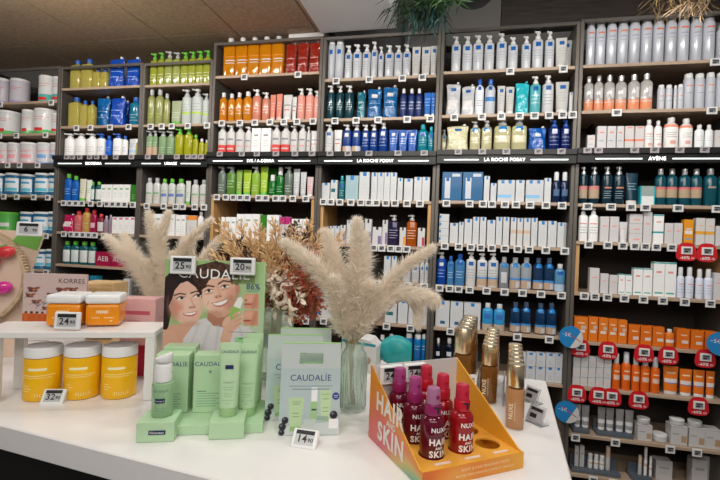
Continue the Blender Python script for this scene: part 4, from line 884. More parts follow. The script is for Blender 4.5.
#@@FRONT
# ------------------------------------------------------------------ painted print surfaces (what is printed on a board or carton)
def lin(c):
    c = np.asarray(c, float)/255.
    return np.where(c <= .04045, c/12.92, ((c+.055)/1.055)**2.4)
def vprint(name, rough=.4, coat=0.):
    key = 'vprint%s%s' % (rough, coat)
    if key in _mats: return _mats[key]
    mt, t, b = new_mat('printed_picture')
    a = t.nodes.new('ShaderNodeAttribute'); a.attribute_name = 'ink'
    t.links.new(a.outputs['Color'], b.inputs['Base Color'])
    b.inputs['Roughness'].default_value = rough; b.inputs['Coat Weight'].default_value = coat
    _mats[key] = mt
    return mt
def painted(name, nx, nz, func, place, parent=None, rough=.4):
    """grid sheet; func(U, V) -> sRGB 0..255 ; place(u, v) -> local point"""
    U, V = np.meshgrid(np.linspace(0, 1, nx), np.linspace(0, 1, nz))
    col = lin(func(U, V)).reshape(-1, 3)
    vs = [place(float(u), float(v)) for u, v in zip(U.ravel(), V.ravel())]
    fs = [(j*nx+i, j*nx+i+1, (j+1)*nx+i+1, (j+1)*nx+i) for j in range(nz-1) for i in range(nx-1)]
    me = bpy.data.meshes.new(name); me.from_pydata(vs, [], fs)
    at_ = me.color_attributes.new('ink', 'FLOAT_COLOR', 'POINT')
    at_.data.foreach_set('color', np.hstack([col, np.ones((len(col), 1))]).ravel())
    me.materials.append(vprint(name, rough)); me.update()
    return put(name, me, parent)
class Ink:
    def __init__(s, X, Y, bg): s.X, s.Y = X, Y; s.c = np.ones(X.shape+(3,))*np.array(bg, float)
    def mix(s, m, col):
        m = m[..., None]; s.c = s.c*(1-m)+np.asarray(col, float)*m
    def ell(s, cx, cy, rx, ry, col, rot=0., soft=.12, a=1.):
        ca, sa = math.cos(rot), math.sin(rot); dx, dy = s.X-cx, s.Y-cy
        r = np.sqrt(((dx*ca+dy*sa)/rx)**2+((-dx*sa+dy*ca)/ry)**2)
        s.mix(a*np.clip((1+soft/2-r)/soft, 0, 1), col)
    def poly(s, pts, col, a=1.):
        n = len(pts); ins = np.zeros(s.X.shape, bool)
        for i in range(n):
            x0, y0 = pts[i]; x1, y1 = pts[(i+1) % n]
            if y0 == y1: continue
            c = ((y0 > s.Y) != (y1 > s.Y)) & (s.X < (x1-x0)*(s.Y-y0)/(y1-y0)+x0); ins ^= c
        s.mix(a*ins.astype(float), col)
    def rect(s, x0, y0, x1, y1, col, a=1.): s.poly([(x0, y0), (x1, y0), (x1, y1), (x0, y1)], col, a)
    def stroke(s, pts, w_, col, a=1., soft=1.5):
        d = np.full(s.X.shape, 1e9)
        for (x0, y0), (x1, y1) in zip(pts, pts[1:]):
            L2 = (x1-x0)**2+(y1-y0)**2+1e-9
            t = np.clip(((s.X-x0)*(x1-x0)+(s.Y-y0)*(y1-y0))/L2, 0, 1)
            d = np.minimum(d, np.hypot(s.X-x0-t*(x1-x0), s.Y-y0-t*(y1-y0)))
        s.mix(a*np.clip((w_/2-d)/soft+.5, 0, 1), col)

# ------------------------------------------------------------------ electronic tags on the counter
m_screen = mat('tag_screen', (.50, .51, .51), .3)
m_num = mat('tag_ink', (.012, .012, .014), .5)
def etag(loc, rz, tilt, price, cents, label, w_=.062, h_=.045, stand=True):
    root = thing('electronic_price_tag', label, 'price tag', loc, rz, 'electronic price tags on the counter')
    R_ = Matrix.Rotation(-tilt, 3, 'X')
    M_ = R_.to_4x4()
    def loc_(o):
        o.data.transform(M_); return o
    loc_(MB().box((0, .006, h_/2), (w_, .012, h_), bevel=.0025).build('case', m_tagw, root))
    loc_(MB().box((0, -.0006, h_*.54), (w_*.74, .001, h_*.72)).build('screen', m_screen, root))
    loc_(MB().box((0, -.0014, h_*.80), (w_*.72, .0008, h_*.2)).build('title_strip', m_num, root))
    loc_(lettering([(price, -w_*.09, h_*.46, h_*.52, -.0012, 1.), (cents, w_*.24, h_*.42, h_*.28, -.0012, 1.)], m_num, root, name='price_digits', bold=.02))
    if stand and tilt > .2:
        b = MB(); t = math.sin(tilt)*h_; z = math.cos(tilt)*h_*.85
        b.add([(-w_*.45, .012, .0), (w_*.45, .012, .0), (w_*.45, t+.014, .0), (-w_*.45, t+.014, .0), (-w_*.45, t*.85+.012, z*.9), (w_*.45, t*.85+.012, z*.9)],
              [(0, 3, 2, 1), (0, 1, 5, 4), (2, 3, 4, 5), (0, 4, 3), (1, 2, 5)])
        b.build('foot', m_tagw, root)
    return root

# ------------------------------------------------------------------ riser with yellow jars and orange tins
m_riser = mat('riser_white', (.80, .78, .76), .3)
ZR = -.294
RA = math.atan2(.074, .398)
rf = Vector((-.595, 1.300, 0)); ru = Vector((math.cos(RA), math.sin(RA), 0)); rn = Vector((-math.sin(RA), math.cos(RA), 0))
RW, RD = .47, .155
rc = rf - ru*RW/2 + rn*RD/2
riser = thing('display_riser', 'white bench riser with orange tins on it at the left of the counter', 'display riser', (rc.x, rc.y, COUNTER+.0006), RA)
MB().box((0, 0, .2-.0065), (RW, RD, .019), bevel=.002).build('riser_top', m_riser, riser)
for sx in (-1, 1):
    for sy in (-1, 1):
        MB().box((sx*(RW/2-.0135-(.035 if sx < 0 else 0)), sy*(RD/2-.0135), .092), (.026, .026, .184), bevel=.0015).build('leg', m_riser, riser)
def on_riser(u, d, z=ZR+.0012):     # metres from the right front corner
    p = rf - ru*u + rn*d; return Vector((p.x, p.y, EYE+z))
jar_y = prt((.86, .46, .005), [(.30, .62, .72, .78, (.9, .82, .5)), (.22, .78, .60, .615, (.9, .75, .35)), (.22, .70, .55, .562, (.9, .75, .35)), (.22, .34, .36, .372, (.9, .75, .35)), (.22, .38, .30, .312, (.9, .75, .35)), (.22, .33, .24, .252, (.9, .75, .35))], .32, 0, .3)
def yellow_jar(p, label, rz=0.):
    r = .0487; H = .123
    o = MB().lathe([(r*.9, 0), (r*.97, .002), (r, .008), (r, H-.004), (r*.97, H)], 40).build('supplement_jar', jar_y)
    setk(o, p, rz); tag(o, label, 'jar', 'yellow jars under the riser')
    c = MB(); r2 = r*.99
    c.lathe([(r2, H+.001), (r2, H+.024), (r2*.975, H+.029), (r2*.9, H+.030), (r2*.85, H+.0275), (r2*.2, H+.027)], 48, ribs=lambda a, z: .006*math.cos(48*a) if z < H+.025 else 0)
    c.build('lid', capW, o)
    MB().lathe([(r*.985, H-.001), (r*.99, H+.0008)], 40).build('amber_neck', mat('jar_amber', (.35, .10, .01), .2), o)
    lettering([('nuu\u00ef', .010, .020, .023)], mat('jar_ink', (.92, .70, .25), .5), o, r=r)
    return o
def jp(x, y, r=.0487):
    p = cpt(x, y); d = Vector((p.x, p.y, 0)).normalized(); p = p+d*r; p.z = COUNTER+.0006; return p
yellow_jar(jp(42, 402), 'yellow jar with the tilted price tag in front of it', .42)
yellow_jar(jp(81.5, 400.5), 'middle one of the three yellow jars under the white riser', .42)
yellow_jar(jp(118.5, 400), 'yellow jar beside the right leg of the white riser', .42)
def soft_tin(p, rz, label):
    W, H = .094, .066
    body = prt((.82, .27, .005), [(.36, .64, .60, .72, (.92, .62, .3)), (.2, .42, .36, .40, (.92, .62, .3)), (.55, .85, .36, .40, (.92, .62, .3)), (.72, .8, .2, .26, (.92, .62, .3))], .2, 0, .4)
    b = MB(); b.box((0, 0, H/2), (W, W, H), bevel=.009); o = b.build('gummy_tin', body)
    c = MB(); c.box((0, 0, H+.014), (W+.003, W+.003, .027), bevel=.008); c.build('lid', capW, o)
    lettering([('nuu\u00ef', 0, H*.66, .020, -W/2)], mat('tin_ink', (.95, .75, .5), .5), o)
    setk(o, p, rz); tag(o, label, 'tin', 'orange tins on the riser')
soft_tin(Vector((-.884, 1.355, EYE+ZR+.0012)), RA, 'orange square tin with white lid just behind the riser price tag')
soft_tin(Vector((-.785, 1.378, EYE+ZR+.0012)), RA+.10, 'orange square tin nearer the tall portrait poster')
etag(on_riser(.244, .012), RA-.08, .12, '24', '90', 'white tag reading 24.90 before the orange tins', .070, .050)
etag(cpt(50, 405)+Vector((0, .0, .0006)), .12, .62, '32', '90', 'tilted white tag reading 32.90 against the leftmost yellow jar', .060, .045)

# ------------------------------------------------------------------ things behind the riser
# skincare promotion board
def board_paint(U, V):
    k = Ink(U*140, (1-V)*330, (212, 188, 184))
    k.mix(np.clip((k.Y-120)/100, 0, 1)*.25, (235, 220, 216))
    rnd = random.Random(3)
    for x, y, s_ in [(x, y, s_*1.45) for x, y, s_ in ((20, 60, 1), (60, 78, .8), (84, 60, 1.1), (108, 56, .8), (100, 74, 1), (28, 105, .8), (50, 128, .7), (92, 126, .7), (14, 82, .8), (70, 100, .6))]:
        k.ell(x, y, 9*s_, 4.5*s_, (128, 70, 70), .6); k.ell(x+6*s_, y-3*s_, 6*s_, 3*s_, (150, 84, 62), -.5); k.ell(x-2*s_, y+3*s_, 4*s_, 4*s_, (96, 52, 64)); k.ell(x+2*s_, y+1*s_, 2*s_, 2*s_, (214, 150, 60))
        k.stroke([(x-10*s_, y+9*s_), (x+8*s_, y-7*s_)], 1.2, (96, 74, 74))
    for x, y in ((30, 120), (44, 112), (64, 134), (84, 140), (98, 118)):
        k.stroke([(x, y+12), (x+3, y-10)], 1., (120, 110, 116)); k.ell(x, y-4, 7, 2, (140, 130, 138), .9); k.ell(x+6, y-2, 7, 2, (140, 130, 138), -.9)
    k.rect(0, 150, 140, 178, (196, 92, 40)); k.rect(0, 178, 140, 330, (232, 226, 224))
    for i in range(12): k.rect(4+i*12, 146, 12+i*12, 180, (214-8*(i % 3), 104-10*(i % 2), 44)); k.rect(5+i*12, 141, 11+i*12, 148, (40, 36, 36))
    for y in (200, 214, 228, 250, 264): k.stroke([(10, y), (60, y-3)], 2., (130, 120, 118))
    return k.c
pb = at(57, 274, 1.62)
bw, bh = .225, pb.z-COUNTER
pbd = thing('promotion_board', 'pinkish promotion board with flower sketches behind the orange tins', 'sign', (pb.x-.005, 1.62, COUNTER+.0006), .06)
MB().box((0, .006, bh/2), (bw, .01, bh)).build('board', mat('card_pink', (.66, .52, .50), .6), pbd)
painted('printed_face', 90, 150, board_paint, lambda u, v: (-bw/2+u*bw, .0003, v*bh), pbd)
lettering([('KORRES', .058, bh-.026, .024, .0002, 1.05)], mat('ink_plum', (.06, .03, .05), .5), pbd)
# round wooden disc stand with glossy capsules
dc = at(-33, 277, 1.60); dr = .185
disc = thing('disc_display', 'round beige display disc with beaded wooden rim at the far left', 'display stand', (dc.x, 1.60, COUNTER+.0006), .28)
dz = dc.z-COUNTER
m_beige = mat('disc_beige', (.72, .55, .43), .5); m_bead = wood('bead_wood', (.42, .30, .18), (.56, .42, .27), (20, 20, 20))
fl = Matrix.Rotation(PI/2, 3, 'X')
MB().lathe([(dr*.93, 0), (dr*.93, .012)], 64, c=(0, .006, dz), rot=fl).build('disc_face', m_beige, disc)
b = MB(); b.lathe([(dr*.935, 0), (dr, .002), (dr*1.01, .02), (dr, .040), (dr*.935, .042), (dr*.935, 0)], 200, c=(0, .030, dz), rot=fl, closed=(False, False), ribs=lambda a, z: .014*math.cos(100*a) if .001 < z < .041 else 0); b.build('beaded_rim', m_bead, disc)
bk = at(13, 262, 1.66)
b = MB(); hb = dz+.17
b.add([(-.3, .042, 0), (dr*1.02, .042, 0), (dr*.82, .042, dz-.1), (dr*1.21, .042, hb), (-.3, .042, hb+.02)]+[(-.3, .052, 0), (dr*1.02, .052, 0), (dr*.82, .052, dz-.1), (dr*1.21, .052, hb), (-.3, .052, hb+.02)],
      [(0, 1, 2, 3, 4), (9, 8, 7, 6, 5)]+[(i, i+5, (i+1) % 5+5, (i+1) % 5) for i in range(5)]); b.build('back_board', m_beige, disc)
MB().box((0, .030, (dz-dr)/2), (.20, .022, dz-dr-.004), bevel=.002).build('foot', m_beige, disc)
b = MB(); b.add([(dr*.62, .0395, dz+.13), (dr*1.09, .0395, dz+.10), (dr*1.19, .0395, hb-.004), (dr*.80, .0395, hb)], [(0, 1, 2, 3)]); b.build('green_sticker', mat('sticker_green', (.16, .42, .07), .4), disc)
b = MB(); b.add([(dr*.35, -.0066, dz+.085), (dr*.66, -.0066, dz+.105), (dr*.68, -.0066, dz+.125), (dr*.38, -.0066, dz+.105)], [(0, 1, 2, 3)]); b.build('green_ribbon', mat('sticker_green', (.16, .42, .07), .4), disc)
def capsule(px, py, col, label, w_=.062, h_=.042):
    p = at(px, py, 1.60)
    o = MB().lathe([(.001, -.016), (.6, -.015), (.92, -.010), (1., 0), (.92, .010), (.6, .015), (.001, .016)], 24).build('soap_capsule', mat(label, col, .12, coat=.6))
    for v in o.data.vertices: v.co = Vector((v.co.x*w_/2, v.co.z*1.0, v.co.y*h_/2))
    c, s_ = math.cos(.28), math.sin(.28); d = (p-Vector((dc.x, 1.60, p.z)))
    l = d.x/c
    o.location = (dc.x+c*l+s_*.031, 1.60+s_*l-c*.031, p.z); o.rotation_euler = (0, -.25, .28)
    tag(o, label, 'soap')
capsule(2, 252, (.65, .04, .05), 'glossy red capsule upper one on the beige disc', .06, .044)
capsule(-10, 262, (.60, .03, .04), 'second glossy red capsule at the disc edge of the picture', .06, .044)
capsule(-1, 288, (.62, .03, .28), 'glossy magenta capsule low on the beige disc', .066, .048)
et = etag(at(28, 236, 1.56), .12, .10, '6', '90', 'white price tag on top of the beige disc display', .085, .050, False)
# pink and crimson carton
p = at(141, 298, 1.53); q = MB()
hh = p.z-COUNTER
o = MB().box((0, 0, hh/2), (.118, .07, hh), bevel=.0015).build('skincare_carton', prt((.74, .42, .42), [(-3, 4, 0, .40, (.50, .012, .07)), (.15, .85, .79, .84, (.55, .10, .15)), (.2, .6, .70, .715, (.6, .2, .25))], .35))
setk(o, (p.x, 1.545, COUNTER+.0008), .02); tag(o, 'pale pink carton with crimson lower half behind the riser', 'box')
# small wooden crate
p = at(96.5, 283, 1.78); hh = p.z-COUNTER
cr_ = thing('wooden_crate', 'light wooden crate standing behind the orange tins', 'crate', (p.x, 1.84, COUNTER+.0008), .02)
for i in range(5):
    z0 = hh*i/5
    MB().box((0, -.055, z0+hh/10), (.135, .012, hh/5-.006), bevel=.002).build('slat', wood('crate_pine', (.52, .33, .14), (.70, .48, .24), (4, 30, 30)), cr_)
    MB().box((0, .055, z0+hh/10), (.135, .012, hh/5-.006), bevel=.002).build('slat', wood('crate_pine', (.5, .3, .1), (.7, .5, .2)), cr_)
for sx in (-1, 1): MB().box((sx*.0615, 0, hh/2), (.012, .097, hh), bevel=.002).build('end_panel', wood('crate_pine', (.5, .3, .1), (.7, .5, .2)), cr_)
MB().box((0, 0, hh-.003), (.110, .097, .006), bevel=.001).build('top', wood('crate_pine', (.5, .3, .1), (.7, .5, .2)), cr_)

# ------------------------------------------------------------------ green skincare display
m_green = mat('card_green', (.46, .66, .41), .5)
m_navy = mat('ink_navy', (.035, .05, .20), .5)
m_gink = mat('ink_greygreen', (.16, .27, .22), .5)
GA = math.atan2(.047, .291)
gl = Vector((-.520, 1.067, 0)); gu = Vector((math.cos(GA), math.sin(GA), 0)); gn = Vector((-math.sin(GA), math.cos(GA), 0))
GW, GD = .296, .165
gc = gl+gu*GW/2+gn*GD/2
gt = thing('counter_display', 'pale green card display tray with two raised blocks', 'display tray', (gc.x, gc.y, COUNTER+.0006), GA)
MB().box((0, 0, .012), (GW, GD, .024), bevel=.001).build('base_plate', m_green, gt)
blockL = MB().box((-.100, -GD/2+.007, .0236), (.085, .080, .047), bevel=.001).build('raised_block', m_green, gt)
blockR = MB().box((.063, -GD/2+.009, .0216), (.083, .078, .043), bevel=.001).build('raised_block', m_green, gt)
MB().box((-.096, -GD/2-.0338, .023), (.038, .001, .010)).build('name_strip', mat('strip_navy', (.02, .03, .09), .4), blockL)
lettering([('Nouveau', -.096, .023, .0085, -GD/2-.0343)], m_ink, blockL)
def gp(x, y, z):      # display frame -> world
    v = gc+gu*x+gn*y; return Vector((v.x, v.y, COUNTER+.0006+z))
def grape(parent, x, z, y0, s=1.):
    b = MB()
    for i, (a, c) in enumerate(((-1, 1), (0, 1), (1, 1), (-.5, 0), (.5, 0), (0, -1))):
        b.lathe([(.0011*s, 0), (.0011*s, .0003)], 8, c=(x+a*.0024*s, y0, z+c*.0023*s), rot=fl)
    b.box((x, y0-.0002, z+.006*s), (.0006*s, .0003, .004*s)); return b.build('grape_emblem', m_navy, parent)
def face_box(p, rz, label, w_=.084, d_=.05, h_=.152, full=True):
    o = MB().box((0, 0, h_/2), (w_, d_, h_), bevel=.001).build('cream_carton', prt((.46, .66, .41), lines((.25, .42, .30), .10, .32, 6, .12, .8)+[(.12, .4, .36, .375, (.12, .22, .2))], .45))
    setk(o, p, rz)
    lettering([('CAUDAL\u00cdE', 0, h_*.84, .0165, -d_/2, .98)], m_navy, o)
    grape(o, 0, h_*.70, -d_/2-.0002)
    return tag(o, label, 'box', 'green skincare cartons on the counter display')
face_box(gp(-.094, .022, .0248), GA-.02, 'pale green carton behind the white pump serum bottle')
face_box(gp(-.088, .0765-.001, .0248), GA-.04, 'pale green carton peeking out behind another green carton', .086, .05, .160)
face_box(gp(.002, .022, .0248), GA+.01, 'pale green carton in the middle with its lettering uncovered')
# pump serum
s_ = thing('serum_bottle', 'green serum bottle with white pump on the raised block', 'bottle', gp(-.0985, -.068, .0478), GA)
r = .0255
MB().lathe([(r*.9, 0), (r, .003), (r, .075), (r*.95, .081), (r*.6, .084)], 32).build('glass_body', mat('serum_green', (.31, .50, .28), .18, coat=.5), s_)
pm = MB(); pm.lathe([(r*.80, .0845), (r*.80, .122), (r*.74, .126), (r*.5, .127), (r*.5, .131)], 28)
pm.loft([[Vector((r*.78*f*math.cos(-PI/2+2*PI*k/24), r*.78*f*math.sin(-PI/2+2*PI*k/24), z+sl*(math.cos(-PI/2+2*PI*k/24)+1))) for k in range(24)] for z, f, sl in ((.131, .95, .001), (.133, 1., .0015), (.137, 1.04, .006), (.139, 1., .0068), (.1395, .8, .0068))])
pm.build('pump', capW, s_)
lettering([('CAUDAL\u00cdE', 0, .065, .0078), ('Lift', .0, .036, .004)], m_gink, s_, r=r)
b = MB(); V, F = [], []
for k in range(9):
    a = -.45+k*.1125-.0; V += [((r+.0006)*math.sin(a), -(r+.0006)*math.cos(a), .036), ((r+.0006)*math.sin(a), -(r+.0006)*math.cos(a), .047)]
b.add(V, [(2*k, 2*k+2, 2*k+3, 2*k+1) for k in range(8)]); b.build('name_label', mat('strip_navy', (.02, .03, .09), .4), s_)
lettering([('Vinergetic', 0, .0415, .0048)], m_ink, s_, r=r+.0008)
lettering([('Serum eclat', 0, .024, .0045), ('vitamin C', 0, .017, .0045), ('30 ml', 0, .009, .004)], m_gink, s_, r=r)
# tubes
def green_tube(p, rz, label, h_=.182, w_=.052, front=True):
    n = 28; r0 = w_/2; rings = []
    for i in range(12):
        t = i/11; a = r0*(.88+.12*t); bb = max(.0012, r0*.8*(1-t)**.7)
        rings.append([Vector((a*math.cos(-PI/2+2*PI*k/n), bb*math.sin(-PI/2+2*PI*k/n), .022+(h_-.022)*t)) for k in range(n)])
    o = MB().loft(rings).build('cream_tube', mat('tube_green', (.49, .69, .43), .35, coat=.2)); setk(o, p, rz)
    MB().lathe([(r0*.80, 0), (r0*.82, .002), (r0*.84, .021), (r0*.8, .0217)], 28, sy=.92).build('cap', mat('tube_cap_green', (.36, .56, .28), .3), o)
    # print follows the tapering front
    def wrap(items, mt, nm):
        b = MB()
        for txt, x, z, size in items:
            V, F = text_geo(txt, size)
            P = []
            for a, c in V:
                zz = z+c; t = (zz-.022)/(h_-.022); A = r0*(.88+.12*t); B = max(.0012, r0*.8*(1-t)**.7)
                th = max(-1.2, min(1.2, (x+a)/A)); P.append((A*math.sin(th), -B*math.cos(th)-.0012, zz))
            b.add(P, F)
        return b.build(nm, mt, o)
    wrap([('CAUDAL\u00cdE', 0, h_-.022, .0098)], m_navy, 'lettering')
    wrap([('VINERGETIC', 0, .085, .0052), ('fluide hydratant', 0, .074, .0042), ('anti-pollution', 0, .068, .0042), ('Moisturizing', 0, .058, .0042), ('fresh fluid', 0, .052, .0042), ('peaux normales', 0, .042, .0042), ('40 ml', 0, .034, .0042)], m_gink, 'small_print')
    if front:
        b = MB(); b.box((0, -r0*.8*(1-(.118-.022)/(h_-.022))**.7-.0012, .123), (.020, .0008, .010), bevel=.0003); b.build('name_label', mat('strip_navy', (.02, .03, .09), .4), o)
    return tag(o, label, 'tube', 'green cream tubes on the counter display')
green_tube(gp(.060, -.068, .0438), GA+.03, 'green cream tube standing on the right raised block')
green_tube(gp(.102, -.022, .0248), GA+.02, 'first green cream tube behind the one on the block', .188, .05, False)
green_tube(gp(.106, .0205, .0248), GA+.02, 'second green cream tube behind the one on the block', .192, .05, False)
green_tube(gp(.110, .063, .0248), GA+.02, 'rearmost green cream tube close to the poster', .196, .05, False)

# poster with two smiling people
SK = (214, 166, 142)
def poster_paint(U, V):
    X = 64+U*536; Y = 30+(1-V)*815
    k = Ink(X, Y, (158, 190, 132))
    k.mix(np.clip((X-300)/300, 0, 1)*.5, (176, 204, 156))
    k.mix(np.clip((160-Y)/130, 0, 1)*.35, (128, 166, 100))
    k.mix(np.clip((Y-200)/200, 0, 1)*np.clip((X-440)/60, 0, 1)*.7, (196, 206, 188))
    # man: neck, shirt
    k.poly([(300, 330), (430, 320), (440, 420), (290, 420)], (176, 122, 98))
    k.poly([(150, 900), (170, 470), (236, 375), (290, 355), (330, 398), (395, 408), (440, 385), (520, 400), (580, 480), (600, 900)], (214, 208, 212))
    for x0, x1 in ((250, 200), (310, 270), (360, 345), (470, 520)): k.stroke([(x0, 400), (x1, 560)], 14, (190, 184, 190), .5, 10)
    # woman: hair behind, neck and shoulder
    k.poly([(60, 900), (60, 140), (90, 106), (150, 98), (205, 112), (245, 150), (268, 205), (262, 250), (180, 240), (110, 300), (92, 410), (84, 520), (80, 900)], (44, 30, 28))
    k.poly([(84, 900), (60, 470), (100, 400), (190, 395), (235, 380), (205, 430), (172, 480), (165, 900)], (210, 160, 136))
    k.poly([(58, 430), (58, 900), (150, 900), (160, 520), (120, 430)], (214, 164, 140))
    # man's face and ear
    k.ell(452, 190, 15, 30, (200, 140, 116), .2)
    k.poly([(262, 190), (285, 130), (340, 108), (400, 120), (440, 165), (447, 235), (430, 300), (395, 345), (350, 352), (310, 325), (280, 275), (264, 230)], (228, 182, 160))
    k.ell(300, 255, 40, 60, (240, 200, 180), .3, .9, .8); k.ell(425, 250, 34, 70, (186, 130, 106), .25, .9, .7); k.ell(340, 335, 50, 22, (188, 132, 108), 0., .9, .6)
    k.ell(420, 212, 22, 18, (228, 160, 142), 0., .9, .6)
    # curls
    rnd = random.Random(5)
    k.poly([(215, 130), (232, 60), (300, 40), (360, 36), (430, 62), (462, 120), (458, 165), (440, 150), (410, 118), (370, 128), (330, 120), (300, 140), (275, 190), (258, 180), (240, 190)], (66, 42, 34))
    for _ in range(90):
        a = rnd.uniform(PI*.95, PI*2.1); rr = rnd.uniform(.62, 1.06)
        cx, cy = 340+118*rr*math.cos(a), 130+84*rr*math.sin(a)
        k.ell(cx, cy, rnd.uniform(9, 19), rnd.uniform(6, 11), rnd.choice([(52, 32, 26), (84, 54, 40), (104, 70, 52), (44, 27, 22)]), rnd.uniform(0, 3), .35, .8)
    for _ in range(22): k.ell(rnd.uniform(222, 272), rnd.uniform(120, 200), rnd.uniform(7, 14), rnd.uniform(5, 9), rnd.choice([(52, 32, 26), (78, 50, 38), (40, 26, 22)]), rnd.uniform(0, 3), .35, .9)
    # man's features
    for ex, ey, s_ in ((300, 198, 1.), (384, 170, 1.1)):
        k.stroke([(ex-34, ey-10), (ex-8, ey-26*s_), (ex+26, ey-20*s_-2)], 8, (58, 36, 28), .95, 3)
        k.ell(ex, ey+4, 22, 8, (242, 232, 228), -.25); k.ell(ex, ey+3, 8.5, 8, (60, 44, 40)); k.stroke([(ex-22, ey+8), (ex-4, ey-6), (ex+22, ey-4)], 4, (46, 30, 26), 1, 2)
        k.ell(ex+2, ey+18, 24, 6, (190, 136, 114), -.25, .6, .6)
    k.stroke([(345, 170), (352, 205), (362, 228)], 9, (210, 160, 136), .7, 8); k.ell(350, 232, 20, 10, (202, 144, 120), -.25, .5, .8); k.ell(342, 237, 5, 3.5, (130, 76, 62)); k.ell(364, 230, 5, 3.5, (130, 76, 62))
    k.poly([(314, 271), (345, 263), (380, 250), (409, 239), (404, 262), (386, 283), (362, 292), (338, 288)], (190, 104, 98))
    k.poly([(320, 273), (348, 267), (382, 254), (404, 245), (396, 263), (372, 280), (342, 283)], (246, 242, 238))
    for x in (338, 356, 374, 390): k.stroke([(x, 266-(x-338)*.32), (x+2, 282-(x-338)*.4)], 1.2, (214, 204, 200), .8, 1)
    k.stroke([(300, 262), (296, 282)], 5, (190, 130, 108), .7, 4); k.stroke([(418, 222), (426, 248)], 5, (176, 118, 98), .7, 4)
    # woman's face
    k.poly([(88, 290), (92, 215), (128, 150), (180, 140), (226, 172), (254, 220), (270, 270), (268, 330), (246, 378), (205, 404), (165, 396), (124, 364), (100, 325)], (226, 180, 160))
    k.ell(200, 290, 48, 60, (238, 198, 180), .2, .9, .8); k.ell(112, 310, 28, 66, (184, 128, 106), -.2, .9, .7); k.ell(140, 300, 26, 24, (214, 140, 124), 0, .9, .7); k.ell(210, 392, 46, 14, (190, 134, 110), -.1, .9, .5)
    k.poly([(86, 300), (92, 205), (130, 145), (185, 120), (236, 160), (262, 222), (262, 240), (228, 182), (184, 150), (146, 166), (118, 206), (104, 260)], (42, 28, 26))
    for ex, ey in ((152, 248), (240, 232)):
        k.stroke([(ex-36, ey-14), (ex-6, ey-26), (ex+24, ey-22)], 7, (52, 34, 30), .95, 3)
        k.ell(ex, ey, 22, 8.5, (242, 234, 230), -.15); k.ell(ex+5, ey-1, 9, 8.5, (56, 42, 40)); k.stroke([(ex-24, ey+5), (ex-4, ey-9), (ex+22, ey-6)], 4.5, (34, 22, 22), 1, 2)
    k.stroke([(206, 245), (216, 276), (226, 290)], 8, (196, 140, 118), .6, 8); k.ell(214, 298, 18, 8, (200, 142, 120), -.15, .5, .8); k.ell(205, 301, 4.5, 3, (128, 76, 64)); k.ell(226, 297, 4.5, 3, (128, 76, 64))
    k.poly([(162, 335), (188, 330), (216, 325), (244, 316), (238, 336), (220, 349), (196, 351), (174, 345)], (196, 98, 98))
    k.poly([(168, 336), (196, 332), (222, 327), (239, 320), (231, 334), (208, 342), (184, 341)], (246, 242, 240))
    # hand holding a tube
    k.poly([(356, 900), (372, 470), (384, 420), (398, 380), (440, 335), (466, 318), (482, 332), (478, 372), (470, 398), (440, 428), (425, 480), (420, 900)], (220, 172, 150))
    k.poly([(402, 352), (430, 286), (472, 298), (464, 340), (430, 362)], (150, 190, 96))
    k.poly([(434, 284), (456, 236), (474, 228), (486, 246), (472, 298)], (236, 236, 232))
    for i, (x, y) in enumerate(((452, 330), (470, 352), (468, 378))):
        k.ell(x, y, 26, 10, (222, 172, 148), -.65); k.ell(x+14, y-10, 6, 5, (236, 200, 182), -.65); k.stroke([(x-22, y+20), (x+12, y-2)], 2, (170, 116, 96), .8, 2)
    k.ell(400, 372, 16, 34, (226, 180, 160), .5)
    # proof panel at the right
    k.rect(500, 186, 572, 190, (110, 132, 128)); k.rect(505, 196, 566, 199, (130, 150, 140))
    for y0, y1, d in ((210, 296, 0), (305, 390, 1)):
        k.rect(494, y0, 570, y1, (214, 150, 124)); k.ell(520, (y0+y1)/2-14, 34, 24, (228, 172, 148), .2, .9, .8); k.ell(512, y1-26, 24, 5, (170, 80, 76), -.05); k.ell(548, (y0+y1)/2+4, 12, 40, (192, 124, 100), .2, .9, .7)
        k.ell(500, (y0+y1)/2-6, 7, 9, (186, 116, 96)) if d == 0 else None
    k.rect(414, 428, 566, 431, (90, 104, 120)); k.rect(448, 458, 562, 520, (150, 206, 150)); k.rect(470, 466, 540, 470, (80, 120, 80))
    k.rect(425, 108, 545, 158, (120, 138, 84), .75)
    k.rect(590, 0, 700, 900, (170, 212, 150), .6)
    return k.c
pw, ph = .290, .408
pr = Vector((-.419, 1.288, 0))
pos = thing('poster_display', 'upright green poster of two smiling dark haired people', 'poster', (pr.x, pr.y, COUNTER+.0008), .035)
ztop = at(212, 261, 1.288).z-COUNTER
ph = ztop
MB().box((0, .0065, ph/2), (pw, .012, ph), bevel=.0008).build('board', mat('board_green', (.42, .62, .34), .5), pos)
painted('printed_portrait', 230, 300, poster_paint, lambda u, v: (-pw/2+u*pw, .0001, v*ph), pos, .35)
sc_ = pw/536.
lettering([('CAUDALIE', 0+(325-332)*sc_, ph-(104-30)*sc_, 74*sc_, .0000, 1.06)], mat('ink_white', (.88, .88, .86), .5), pos)
lettering([('86%', (537-332)*sc_, ph-(164-30)*sc_, 42*sc_, .0000)], m_navy, pos, name='percent_lettering', bold=.015)
p = at(183, 274, 1.274); etag(Vector((p.x, 1.267, p.z)), .035, .0, '25', '90', 'price tag reading 25.90 clipped on the poster top', .072, .052, False)
p = at(242.5, 275, 1.274); etag(Vector((p.x, 1.269, p.z)), .035, .0, '20', '90', 'price tag reading 20.90 clipped on the poster top', .072, .050, False)

